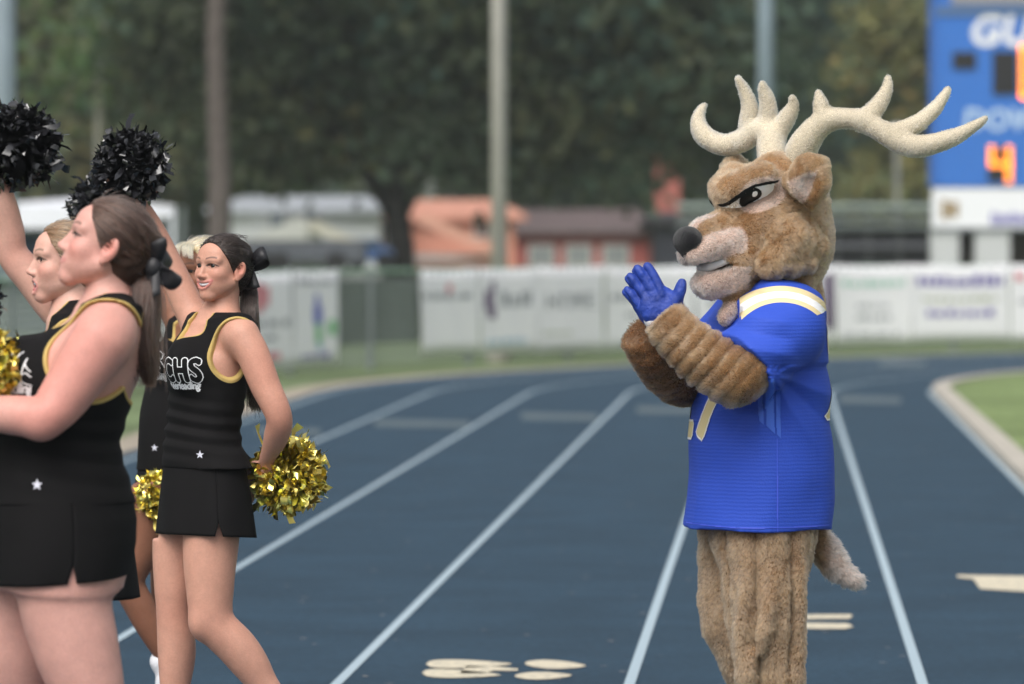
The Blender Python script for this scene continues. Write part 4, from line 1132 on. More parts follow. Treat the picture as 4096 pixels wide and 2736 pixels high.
# near sleeve and far sleeve
SL0, SL1 = P2(955, 420, -0.215), P2(742, 590, -0.285)
f.chain([(SL0, 0.120), (P2(880, 470, -0.25), 0.118), (SL1, 0.116), (P2(700, 622, -0.30), 0.116)], 0.03)
FL0, FL1 = P2(760, 420, 0.215), P2(600, 560, 0.275)
f.chain([(FL0, 0.112), (FL1, 0.10)], 0.03)
sdir = (SL1 - SL0) / np.linalg.norm(SL1 - SL0); fdir = (FL1 - FL0) / np.linalg.norm(FL1 - FL0)
SM = P2(722, 575, -0.285)
f.cone(P2(690, 640, -0.30), P2(560, 740, -0.30), 0.12, 0.12, 0.004, -1) if False else None
def jersey_post(D, X, Y, Z):
    # sleeve hems: cut flat across the arm
    near = (Y < -0.12) & ((X - SM[0]) * sdir[0] + (Y - SM[1]) * sdir[1] + (Z - SM[2]) * sdir[2] > -0.14) & (Z > P2(0, 760)[2])
    cut = (X - SM[0]) * sdir[0] + (Y - SM[1]) * sdir[1] + (Z - SM[2]) * sdir[2]
    # only the sleeve capsule region, judged by nearness to the arm axis beyond the torso
    ax = np.sqrt(np.maximum((X - SM[0])**2 + (Y - SM[1])**2 + (Z - SM[2])**2 - cut**2, 0))
    D = np.where((ax < 0.16) & (cut > -0.03), np.maximum(D, cut), D)
    # cloth folds: creases fanning from the armpit, hanging folds below, ripples on the sleeve
    tri = lambda a_: np.arcsin(np.sin(a_)) * 0.6366
    ap = P2(885, 640); low = np.clip((1.30 - Z) / 0.25, 0, 1); ang = np.arctan2(Y, X - rings[5][1])
    ph_ = np.arctan2(Z - ap[2], X - ap[0]); rr_ = np.hypot(X - ap[0], Z - ap[2])
    D = D + 0.0085 * tri(ph_ * 8 + 2.0 * wob((X, Y, Z), 7, 61)) * np.exp(-((rr_ - 0.13) / 0.11) ** 2) * (Z < ap[2] + 0.03)
    D = D + 0.0080 * low * tri(ang * 5 + 1.6 * np.sin(Z * 4 + 1) + 1.0) * np.clip((1.25 - Z) * 2, 0.1, 1) * np.clip((Z - 0.72) / 0.12, 0.35, 1)
    sl = np.clip((Z - 1.16) / 0.1, 0, 1) * (Y < -0.1)
    D = D + 0.0085 * sl * tri(((Z - 1.3) * 0.9 + (X - SL0[0]) * 0.38) * 70 + 2.4 * wob((X, Y, Z), 8, 62)) * np.clip((P2(1010, 0)[0] - X) / 0.05, 0, 1)
    D = D + 0.0022 * wob((X, Y, Z), 11, 63) + 0.0012 * wob((X, Y, Z), 30, 64)
    return D
f.post.append(jersey_post)
JV, JQ = f.mesh(0.0055)
# shoulder stripe coordinate: distance from the sleeve root in the side plane
u1, v1 = JV[:, 0] - deer.p('1', 1040, 1720)[0], JV[:, 2] - deer.p('1', 1040, 1720)[2]
rs_ = np.hypot(u1, v1) / k - 158
zcut = deer.p('1', 0, 1500)[2]
line_ = (JV[:, 2] - (deer.p('1', 1290, 1462)[2] + (JV[:, 0] - deer.p('1', 1290, 1462)[0]) * 0.33))
side_ok = np.minimum(np.minimum(line_ / k, (JV[:, 0] - deer.p('1', 806, 0)[0]) / k), (JV[:, 2] - deer.p('1', 0, 1500)[2]) / k)
def jersey_mat():
    m = mat('jersey_blue', srgb(46, 78, 184), 0.68, spec=0.25, var=0.05, scale=5)
    N = m.node_tree.nodes; L = m.node_tree.links; b = N['Principled BSDF']
    base = b.inputs['Base Color'].links[0].from_socket
    ar = N.new('ShaderNodeAttribute'); ar.attribute_name = 'stripe'
    as_ = N.new('ShaderNodeAttribute'); as_.attribute_name = 'yoke'
    rp = N.new('ShaderNodeValToRGB'); rp.color_ramp.interpolation = 'CONSTANT'
    mr = N.new('ShaderNodeMapRange'); mr.inputs['From Min'].default_value = 100; mr.inputs['From Max'].default_value = 300
    L.new(ar.outputs['Fac'], mr.inputs['Value']); L.new(mr.outputs[0], rp.inputs['Fac'])
    B_ = (*srgb(46, 78, 184), 1); G_ = (*srgb(222, 204, 160), 1); W_ = (*srgb(236, 236, 238), 1)
    e = rp.color_ramp.elements; e[0].position = 0; e[0].color = B_; e[1].position = (160-100)/200; e[1].color = G_
    for p_, c_ in ((186, W_), (224, G_), (254, B_)): x_ = e.new((p_-100)/200); x_.color = c_
    gt = N.new('ShaderNodeMath'); gt.operation = 'GREATER_THAN'; gt.inputs[1].default_value = 0; L.new(as_.outputs['Fac'], gt.inputs[0])
    mx = N.new('ShaderNodeMix'); mx.data_type = 'RGBA'; L.new(gt.outputs[0], mx.inputs['Factor']); L.new(base, mx.inputs['A']); L.new(rp.outputs[0], mx.inputs['B'])
    # knit: fine horizontal ribs with pin holes below the yoke
    tc = N.new('ShaderNodeTexCoord'); wv = N.new('ShaderNodeTexWave'); wv.bands_direction = 'Z'; wv.inputs['Scale'].default_value = 28; wv.inputs['Distortion'].default_value = 1.5; wv.inputs['Detail'].default_value = 1
    L.new(tc.outputs['Object'], wv.inputs['Vector'])
    vo = N.new('ShaderNodeTexVoronoi'); vo.inputs['Scale'].default_value = 190; L.new(tc.outputs['Object'], vo.inputs['Vector'])
    ad = N.new('ShaderNodeMath'); ad.operation = 'ADD'; L.new(wv.outputs['Fac'], ad.inputs[0]); L.new(vo.outputs['Distance'], ad.inputs[1])
    bp = N.new('ShaderNodeBump'); bp.inputs['Strength'].default_value = 0.14; bp.inputs['Distance'].default_value = 0.004
    L.new(ad.outputs[0], bp.inputs['Height']); L.new(bp.outputs[0], b.inputs['Normal'])
    L.new(mx.outputs['Result'], b.inputs['Base Color'])
    return m
jersey = add_mesh('jersey', JV, JQ, jersey_mat(), DR, attrs={'stripe': rs_, 'yoke': side_ok})
jb = bvh_of(JV, JQ)
M_gold = mat('print_gold', srgb(214, 198, 150), 0.6); M_wprint = mat('print_white', srgb(234, 234, 236), 0.6)
M_trim = mat('jersey_light', srgb(62, 104, 212), 0.5)
# number on chest and back
cell = 0.003
MK, (W, Hh) = text_mask('27', 0.27, cell, 0.0, 2, 1.0)
ring = dilate(MK, 2) & ~MK; mid_ = MK
zb = P2(0, 1000)[2]
for sgn, off in ((1, 0.0), (-1, 0.0)):
    ctr = np.array([rings[5][1], 0, 0]) + FWD * 0.6 * sgn + LFT * (-0.045 if sgn > 0 else 0.0)
    pl = lambda a, b_: tuple(ctr + LFT * (a - W/2) * sgn + np.array([0, 0, zb + b_ + (0 if sgn > 0 else 0.06)]))
    decal('number_edge', ring, cell, pl, -FWD * sgn, jb, 0.0030, M_wprint, jersey)
    decal('number', mid_, cell, pl, -FWD * sgn, jb, 0.0026, M_gold, jersey)
# pale flashes under the arm, side seam and stitched hem
def side_decal(name, poly2, m_, off=0.002):
    pts = [(P2(x, y)[0], P2(x, y)[2]) for x, y in poly2]; c = 0.002
    M, mn = poly_mask(pts, c)
    return decal(name, M, c, lambda a, b_: (mn[0]+a, -1.0, mn[1]+b_), (0, 1, 0), jb, off, m_, jersey)
for q in (((808, 690), (832, 690), (836, 898), (814, 880)), ((842, 660), (880, 655), (894, 950), (850, 905)), ((900, 700), (922, 712), (926, 972), (902, 950))): side_decal('side_flash', q, M_trim)
side_decal('seam', ((903, 970), (907, 970), (910, 1452), (905, 1452)), mat('seam_blue', srgb(70, 92, 214), 0.5))
side_decal('hem_stitching', ((450, 1418), (700, 1430), (1184, 1424), (1184, 1429), (700, 1435), (450, 1423)), MATS['seam_blue'])

# ---------------------------------------------------------------- furry arms
def arm_fur(name, pts, k_, ripple, seed, cuff=None, col=TAN, count=52000):
    f = Field(); f.chain(pts, k_)
    a0, a1 = pts[-2][0], pts[-1][0]; ad = (a1 - a0) / np.linalg.norm(a1 - a0)
    def post(D, X, Y, Z):
        s = (X - a1[0]) * ad[0] + (Y - a1[1]) * ad[1] + (Z - a1[2]) * ad[2]
        warp = 0.030 * wob((X, Y, Z), 9, seed)
        w = np.clip(1 - np.abs(s + 0.16) / 0.22, 0, 1) ** 0.5
        rid = np.abs(np.sin((s + warp) * math.pi / 0.046)) ** 0.7
        D = D + ripple * w * (0.5 - rid) * np.clip(0.75 + 0.5 * wob((X, Y, Z), 12, seed + 5), 0.2, 1.3)
        return np.maximum(D, s - 0.0) + 0.002 * wob((X, Y, Z), 40, seed + 1)
    f.post.append(post)
    V, Q = f.mesh(0.0048)
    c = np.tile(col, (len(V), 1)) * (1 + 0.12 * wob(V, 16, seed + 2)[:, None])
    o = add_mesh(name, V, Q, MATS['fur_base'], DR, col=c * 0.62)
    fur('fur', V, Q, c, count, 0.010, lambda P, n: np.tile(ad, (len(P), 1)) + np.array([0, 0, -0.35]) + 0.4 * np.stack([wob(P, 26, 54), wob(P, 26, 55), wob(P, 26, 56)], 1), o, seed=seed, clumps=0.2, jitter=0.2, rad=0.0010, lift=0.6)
    return o
EL = P2(665, 640, -0.335); WR = P2(318, 345, -0.30)
arm_fur('sleeve', [(P2(820, 540, -0.27), 0.070), (P2(735, 620, -0.31), 0.082), (EL, 0.084), (P2(520, 545, -0.325), 0.077), (P2(400, 440, -0.31), 0.069), (WR, 0.061)], 0.02, 0.008, 71)
arm_fur('sleeve', [(P2(660, 540, 0.24), 0.085), (P2(560, 650, 0.22), 0.085), (P2(420, 660, 0.02), 0.082), (P2(300, 545, -0.12), 0.075), (P2(205, 425, -0.17), 0.06)], 0.02, 0.010, 75, col=TAN_SHADED * 0.9, count=40000)  # far arm's shading is put into its darker fur colour

# gloves, left in front of right, palms together
def glove(base, dpth, shift, sc, name):
    f = Field(); g1 = lambda x, y, d=0.0: deer.p('1', x + shift[0], y + shift[1], dpth + d)
    f.ell(g1(330, 1400), (0.052, 0.017, 0.050), None, 0.01)
    f.cone(g1(285, 1420), g1(390, 1400), 0.030, 0.030, 0.015, sq=((0, 1, 0), 1.7))
    f.cone(g1(300, 1470), g1(410, 1440), 0.034, 0.034, 0.02, sq=((0, 1, 0), 1.5))
    fingers = [([(252, 1470), (205, 1395), (172, 1350), (150, 1330)], 0.0150, 0.012), ([(270, 1400), (225, 1330), (185, 1275), (166, 1254)], 0.0160, 0.005), ([(305, 1370), (262, 1285), (228, 1232), (208, 1208)], 0.0165, 0.0), ([(350, 1360), (318, 1280), (284, 1218), (266, 1194)], 0.0158, -0.004)]
    for pts, r, d in fingers: f.chain([(g1(x, y, d + 0.004 * i), r * (1 - 0.07 * i)) for i, (x, y) in enumerate(pts)], 0.004)
    f.chain([(g1(400, 1430, -0.005), 0.021), (g1(440, 1370, -0.012), 0.0185), (g1(458, 1310, -0.012), 0.0165), (g1(462, 1290, -0.010), 0.014)], 0.010)
    f.post.append(lambda D, X, Y, Z: D + 0.0008 * wob((X, Y, Z), 110, 27) + 0.0006 * wob((X, Y, Z), 300, 28))
    V, Q = f.mesh(0.0026)
    return add_mesh(name, V, Q, mat('glove_blue', srgb(30, 60, 150), 0.55, spec=0.45, var=0.25, scale=26, bump=0.7, bscale=42), DR)
glove(None, -0.30, (0, 0), 1, 'glove')
glove(None, -0.255, (-6, 14), 1, 'glove')
f = Field(); f.cone(deer.p('1', 300, 1500, -0.29), deer.p('1', 420, 1440, -0.29), 0.03, 0.034, 0.01); V, Q = f.mesh(0.004)
add_mesh('undercuff', V, Q, mat('cuff_white', srgb(220, 220, 226), 0.7), DR)

# ---------------------------------------------------------------- legs, feet and tail
P3 = lambda x, y, d=0.0: deer.p('3', x, y, d)
f = Field()
f.cone(P3(890, 150, -0.03), P3(890, 330, -0.03), 0.15, 0.15, 0.03)
f.chain([(P3(925, 250, -0.09), 0.145), (P3(915, 500, -0.10), 0.125), (P3(905, 800, -0.11), 0.108), (P3(935, 1050, -0.10), 0.092), (P3(950, 1250, -0.10), 0.088), (P3(960, 1560, -0.10), 0.082)], 0.04)
f.chain([(P3(740, 250, 0.08), 0.105), (P3(730, 500, 0.09), 0.095), (P3(720, 780, 0.09), 0.088), (P3(800, 1000, 0.10), 0.078), (P3(865, 1200, 0.10), 0.072), (P3(900, 1560, 0.10), 0.07)], 0.02)
def fold(pts, r, k_=0.02): f.chain([(P3(x, y, d), r) for x, y, d in pts], k_)
fold([(865, 310, -0.19), (800, 620, -0.205), (770, 880, -0.19), (800, 1157, -0.17), (840, 1400, -0.16)], 0.022)
fold([(960, 310, -0.195), (940, 620, -0.215), (880, 860, -0.215), (815, 1080, -0.185), (800, 1300, -0.16)], 0.024)
fold([(1060, 310, -0.165), (1075, 640, -0.185), (1075, 900, -0.17), (1070, 1250, -0.15)], 0.024)
fold([(745, 310, -0.14), (715, 500, -0.12), (735, 700, -0.1), (800, 1000, -0.1)], 0.022)
fold([(1010, 310, -0.19), (1010, 700, -0.21), (1020, 1000, -0.185), (1010, 1400, -0.17)], 0.02)
f.post.append(lambda D, X, Y, Z: D + 0.021 * (1 - np.abs(np.sin(np.arctan2(Y + 0.1, X - P3(915, 0)[0]) * 3.5 + 0.6 * np.sin(Z * 3.0) + 0.35 * wob((X, Y, Z), 4, 68)))) ** 2.2 + 0.0015 * wob((X, Y, Z), 14, 65))
LV, LQ = f.mesh(0.0055, lo=(-0.45, -0.4, 0.02), hi=(0.45, 0.4, P3(0, 270)[2]))
lc = np.tile(TAN * 0.98, (len(LV), 1)) * (1 + 0.10 * wob(LV, 14, 67)[:, None])
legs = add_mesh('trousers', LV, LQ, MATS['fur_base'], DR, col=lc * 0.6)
fur('fur', LV, LQ, lc, 170000, 0.011, lambda P, n: np.tile(np.array([0, 0, -1.0]), (len(P), 1)) + 0.45 * np.stack([wob(P, 24, 57), wob(P, 24, 58), 0 * P[:, 0]], 1), legs, seed=9, clumps=0.2, jitter=0.2, rad=0.0010, lift=0.5, cvar=0.2, weight=np.clip((LV[:, 2] - 0.12) * 5, 0.1, 1))
for d, xx in ((-0.10, 960), (0.10, 900)):
    f = Field(); q = P3(xx, 0, d); f.ell((q[0] - 0.05, d, 0.055), (0.17, 0.075, 0.06), None, 0.02); f.ball((q[0] + 0.03, d, 0.09), 0.075, 0.03)
    f.post.append(lambda D, X, Y, Z: np.maximum(D, 0.004 - Z))
    V, Q = f.mesh(0.008); add_mesh('boot', V, Q, mat('boot_brown', srgb(84, 62, 48), 0.8), DR)
f = Field(); f.chain([(P3(1190, 330, 0.03), 0.030), (P3(1240, 400, 0.03), 0.036), (P3(1290, 480, 0.02), 0.037), (P3(1355, 545, 0.02), 0.028), (P3(1418, 590, 0.01), 0.016)], 0.02)
V, Q = f.mesh(0.004); g_ = np.clip((V[:, 0] - P3(1225, 0)[0]) / 0.03, 0, 1)[:, None]
c = TAN * (1 - g_) + PINK * 1.0 * g_
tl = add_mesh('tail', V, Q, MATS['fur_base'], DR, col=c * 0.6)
fur('fur', V, Q, c, 14000, 0.014, lambda P, n: np.tile(np.array([0.8, 0, -0.7]), (len(P), 1)), tl, seed=15)
# ================================================================== THE CHEERLEADERS
M_skin = mat('skin', attr='Col', rough=0.5, spec=0.35, sss=0.12, var=0.06, scale=26, var2=0.05, scale2=160, bump=0.12, bscale=220)
def cloth(name, c): return mat(name, srgb(*c), 0.85, spec=0.15, var=0.15, scale=6, bump=0.15, bscale=350)
M_black = cloth('black_knit', (20, 19, 20))
def top_mat():
    if 'cheer_top' in MATS: return MATS['cheer_top']
    m = mat('cheer_top', srgb(20, 19, 20), 0.85, spec=0.15, var=0.15, scale=6, bump=0.15, bscale=350)
    N = m.node_tree.nodes; L = m.node_tree.links; b = N['Principled BSDF']
    base = b.inputs['Base Color'].links[0].from_socket
    a = N.new('ShaderNodeAttribute'); a.attribute_name = 'trim'
    lt = N.new('ShaderNodeMath'); lt.operation = 'LESS_THAN'; lt.inputs[1].default_value = 0.0085; L.new(a.outputs['Fac'], lt.inputs[0])
    mx = N.new('ShaderNodeMix'); mx.data_type = 'RGBA'; mx.inputs['B'].default_value = (*srgb(190, 164, 102), 1)
    L.new(lt.outputs[0], mx.inputs['Factor']); L.new(base, mx.inputs['A']); L.new(mx.outputs['Result'], b.inputs['Base Color'])
    return m
def frame(yaw, pitch=0.0, roll=0.0):
    y, p = math.radians(yaw), math.radians(pitch)
    F0 = np.array([-math.cos(y), -math.sin(y), 0]); L_ = np.array([math.sin(y), -math.cos(y), 0]); U = np.array([0, 0, 1.0])
    Fp = F0 * math.cos(p) + U * math.sin(p); Up = U * math.cos(p) - F0 * math.sin(p)
    return np.stack([Fp, L_, Up], 1)

class Head:
    def __init__(s, o, R, hs, mouth='closed'):
        s.o = A3(o); s.R = R; s.hs = hs; s.mouth = mouth
    def T(s, x, y, z): return s.o + s.R @ (np.array([x, y, z]) * s.hs)
    def loc(s, P): return ((P - s.o) @ s.R) / s.hs
    def ops(s, f):
        T, h, R = s.T, s.hs, s.R
        E = lambda c, r, k=0.012, sign=1, RR=None: f.ell(T(*c), np.array(r) * h, R if RR is None else RR, k * h, sign)
        C = lambda a, b, ra, rb, k=0.01, sign=1: f.cone(T(*a), T(*b), ra * h, rb * h, k * h, sign)
        def surf(y, z):
            """how far forward the face reaches at a height and side"""
            xs_ = np.linspace(0.02, 0.13, 221); d = f.at(np.array([T(x, y, z) for x in xs_]))
            i = np.where(d < 0)[0]; return xs_[i[-1]] if len(i) else 0.05
        E((-0.014, 0, 0.024), (0.090, 0.071, 0.074))
        E((0.022, 0, -0.020), (0.056, 0.058, 0.076), 0.02)
        E((0.043, 0, 0.040), (0.035, 0.053, 0.036), 0.02)
        for s_ in (-1, 1):
            C((-0.006, 0.050 * s_, -0.048), (0.050, 0.014 * s_, -0.096), 0.018, 0.015, 0.025)
            E((0.030, 0.032 * s_, -0.052), (0.032, 0.024, 0.030), 0.02)
            E((0.046, 0.036 * s_, -0.028 + (0.003 if s.mouth == 'smile' else 0)), (0.0262 if s.mouth == 'smile' else 0.024, 0.025, 0.022), 0.018)
            C((0.072, 0.010 * s_, 0.019), (0.058, 0.044 * s_, 0.019), 0.0090, 0.0095, 0.014)
        E((0.056, 0, -0.096), (0.018, 0.020, 0.015), 0.018)
        E((0.058, 0, -0.062), (0.022, 0.030, 0.026), 0.02)
        for s_ in (-1, 1): E((0.092, 0.031 * s_, 0.000), (0.017, 0.020, 0.012), 0.012, -1)
        C((0.066, 0, 0.002), (0.075, 0, -0.035), 0.0090, 0.0120, 0.008)
        C((0.073, 0, 0.010), (0.0885, 0, -0.030), 0.0066, 0.0092, 0.008)
        E((0.0925, 0, -0.0335), (0.0090, 0.0095, 0.0085), 0.005)
        for s_ in (-1, 1):
            E((0.080, 0.0110 * s_, -0.0375), (0.0135, 0.0066, 0.0070), 0.007)
            E((0.091, 0.0056 * s_, -0.0445), (0.004, 0.0030, 0.0026), 0.002, -1)
        # lids round each eyeball, then an almond opening
        s.eyex = surf(0.031, 0.0) - 0.0115
        op = {'closed': 0.0050, 'smile': 0.0060, 'open': 0.0066}[s.mouth]; s.op = op
        for s_ in (-1, 1):
            E((s.eyex, 0.031 * s_, 0.000), (0.0150, 0.0170, 0.0140), 0.006)
            E((s.eyex + 0.0165, 0.031 * s_ , 0.0004), (0.0125, 0.0145, op), 0.0015, -1)
            # ear
            ye = math.radians(26) * s_
            RE = R @ np.array([[math.cos(ye), -math.sin(ye), 0], [math.sin(ye), math.cos(ye), 0], [0, 0, 1.0]]).T
            tl = math.radians(-14); RE = RE @ np.array([[math.cos(tl), 0, math.sin(tl)], [0, 1, 0], [-math.sin(tl), 0, math.cos(tl)]])
            E((-0.014, 0.079 * s_, -0.008), (0.0190, 0.0100, 0.0310), 0.005, 1, RE)
            E((-0.0065, 0.0900 * s_, -0.003), (0.0120, 0.0115, 0.0190), 0.004, -1, RE)
            E((-0.006, 0.0770 * s_, -0.035), (0.0085, 0.0060, 0.0100), 0.006, 1, RE)
        # mouth, set on the face as it stands
        X = lambda y, z, o=0.0: (surf(y, z) + o, y, z)
        if s.mouth == 'closed':
            up = [X(y, z, -0.0022) for y, z in ((0, -0.0600), (0.012, -0.0598), (0.026, -0.0610))]; lo = [X(y, z, -0.0026) for y, z in ((0, -0.0692), (0.012, -0.0682), (0.025, -0.0630))]
            ru, rl, gap = (0.0036, 0.0034, 0.0016), (0.0044, 0.0040, 0.0016), None
        elif s.mouth == 'smile':
            up = [X(y, z, -0.001) for y, z in ((0, -0.0545), (0.012, -0.0535), (0.024, -0.0510), (0.0345, -0.0470))]; lo = [X(y, z, -0.001) for y, z in ((0, -0.0765), (0.012, -0.0740), (0.024, -0.0640), (0.0340, -0.0495))]
            ru, rl = (0.0036, 0.0036, 0.0030, 0.0020), (0.0048, 0.0046, 0.0036, 0.0022)
            gap = [(X(y, z), r) for y, z, r in ((0, -0.0650, 0.0078), (0.012, -0.0632, 0.0072), (0.023, -0.0575, 0.0050), (0.0305, -0.0510, 0.0022))]
        else:
            up = [X(y, z, -0.001) for y, z in ((0, -0.0545), (0.012, -0.0560), (0.024, -0.0660))]; lo = [X(y, z, -0.001) for y, z in ((0, -0.0910), (0.012, -0.0885), (0.0235, -0.0720))]
            ru, rl = (0.0042, 0.0040, 0.0030), (0.0056, 0.0050, 0.0030)
            gap = [(X(y, z), r) for y, z, r in ((0, -0.0725, 0.0150), (0.011, -0.0720, 0.0125), (0.0185, -0.0700, 0.0065))]
        s.up, s.lo, s.gap = up, lo, gap
        m = lambda p, s_: (p[0], p[1] * s_, p[2])
        if gap:
            for s_ in (-1, 1):
                for (p0, r0), (p1, r1) in zip(gap[:-1], gap[1:]): C(m(p0, s_), m(p1, s_), r0, r1, 0.002, -1)
        for line, rr in ((up, ru), (lo, rl)):
            for s_ in (-1, 1):
                for i in range(len(line) - 1): C(m(line[i], s_), m(line[i+1], s_), rr[i], rr[i+1], 0.003)
    def neck(s, f, base, r0=0.050, r1=0.052, k=0.03):
        f.cone(s.T(-0.022, 0, -0.045), base, r0 * s.hs, r1, k)
    def colour(s, V, skin, brow, lip=(0.52, 0.17, 0.16), blush=0.5):
        q = s.loc(V); x, y, z = q[:, 0], q[:, 1], q[:, 2]; ay = np.abs(y)
        c = np.tile(np.array(skin), (len(V), 1))
        def mixin(w, col):
            w = np.clip(w, 0, 1)[:, None]; c[:] = c * (1 - w) + np.array(col) * w
        red = np.array(skin) * np.array([1.02, 0.66, 0.64])
        mixin(blush * np.exp(-(((ay - 0.042) / 0.020) ** 2 + ((z + 0.030) / 0.022) ** 2 + ((x - 0.05) / 0.04) ** 2)), red)
        mixin(0.45 * blush * np.exp(-((ay / 0.012) ** 2 + ((z + 0.036) / 0.012) ** 2)) * (x > 0.08), red)
        mixin(0.7 * np.exp(-(((x + 0.014) / 0.02) ** 2 + ((z + 0.008) / 0.03) ** 2)) * (ay > 0.068), red)
        mixin(0.12 * np.exp(-((z + 0.1) / 0.02) ** 2) * (x > 0.03), red)
        # brows
        bd = np.abs(z - (0.0225 + 0.006 * np.sin(np.clip((ay - 0.012) / 0.036, 0, 1) * 2.4)))
        mixin(0.8 * np.clip(1.3 - bd / 0.0032, 0, 1) * (ay > 0.012) * (ay < 0.049) * (x > 0.035), brow)
        # lash line, and eye crease shading painted as darker skin
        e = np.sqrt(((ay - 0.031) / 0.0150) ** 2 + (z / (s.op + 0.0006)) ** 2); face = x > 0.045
        mixin(0.95 * np.clip(1.6 - np.abs(e - 1.12) / 0.22, 0, 1) * (z > -0.0005) * face * (ay < 0.052), np.array(brow) * 0.3)
        mixin(0.45 * np.clip(1.4 - np.abs(e - 1.10) / 0.20, 0, 1) * (z <= -0.0005) * face, np.array(brow) * 0.9)
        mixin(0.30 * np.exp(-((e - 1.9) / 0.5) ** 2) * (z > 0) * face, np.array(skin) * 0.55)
        def line_d(pts):
            d = np.full(len(V), 9.0); Qs = np.stack([x, ay, z], 1)
            for p0, p1 in zip(pts[:-1], pts[1:]):
                p0, p1 = A3(p0), A3(p1); t_ = np.clip(((Qs - p0) @ (p1 - p0)) / ((p1 - p0) @ (p1 - p0)), 0, 1); d = np.minimum(d, np.linalg.norm(Qs - p0 - t_[:, None] * (p1 - p0), axis=1))
            return d
        if s.gap:
            gp = [g_[0] for g_ in s.gap]; gd = line_d(gp); rg = np.interp(ay, [g_[0][1] for g_ in s.gap], [g_[1] for g_ in s.gap]); xs_ = np.interp(ay, [g_[0][1] for g_ in s.gap], [g_[0][0] for g_ in s.gap])
            mixin(0.95 * ((gd < rg * 1.3) & (x < xs_ - 0.0035)), (0.10, 0.028, 0.028))
        mixin(0.75 * np.clip(2.1 - line_d(s.up) / 0.0030, 0, 1), lip); mixin(0.75 * np.clip(2.1 - line_d(s.lo) / 0.0036, 0, 1), lip)
        return c
    def extras(s, P, iris=(60, 40, 28)):
        me_ = mat('eyeball_%d' % iris[0], (0.7, 0.68, 0.66), 0.15)
        for s_ in (-1, 1):
            n, m_ = 16, 12; V = []; F = []; cc = []
            r = 0.0138 * s.hs
            gaze = np.array([0.97, 0.02 * s_, 0.0])
            for i in range(m_ + 1):
                th = math.pi * i / m_
                for j in range(n):
                    ph = 2 * math.pi * j / n; d = np.array([math.cos(th), math.sin(th) * math.cos(ph), math.sin(th) * math.sin(ph)])
                    V.append(s.T(s.eyex, 0.031 * s_, 0.0) + s.R @ d * r)
                    cc.append(srgb(16, 12, 12) if i <= 3 else (srgb(*iris) if i <= 5 else srgb(214, 206, 204)))
            for i in range(m_):
                for j in range(n): F.append((i*n+j, i*n+(j+1) % n, (i+1)*n+(j+1) % n, (i+1)*n+j))
            add_mesh('eye', V, F, mat('eye_surface', attr='Col', rough=0.12), P, col=np.array(cc))
        if s.gap:
            f = Field(); half = [(p_, r_) for p_, r_ in s.gap]; pts = []
            full = [((p_[0], -p_[1], p_[2]), r_) for p_, r_ in half[:0:-1]] + half
            for p_, r_ in full: pts.append((s.T(p_[0] - 0.0065, p_[1] * 1.02, p_[2] + (0.0025 if s.mouth == 'smile' else 0.0085)), max(r_ * (0.62 if s.mouth == 'smile' else 0.35), 0.002) * s.hs))
            f.chain(pts, 0.001); V, Q = f.mesh(0.0016); add_mesh('teeth', V, Q, mat('tooth_white', srgb(226, 226, 228), 0.4), P)
        if s.mouth == 'open':
            f = Field(); f.ell(s.T(s.gap[0][0][0] - 0.014, 0, -0.0810), np.array((0.014, 0.014, 0.006)) * s.hs, s.R, 0.002); V, Q = f.mesh(0.002); add_mesh('tongue', V, Q, mat('tongue', srgb(190, 104, 104), 0.35), P)

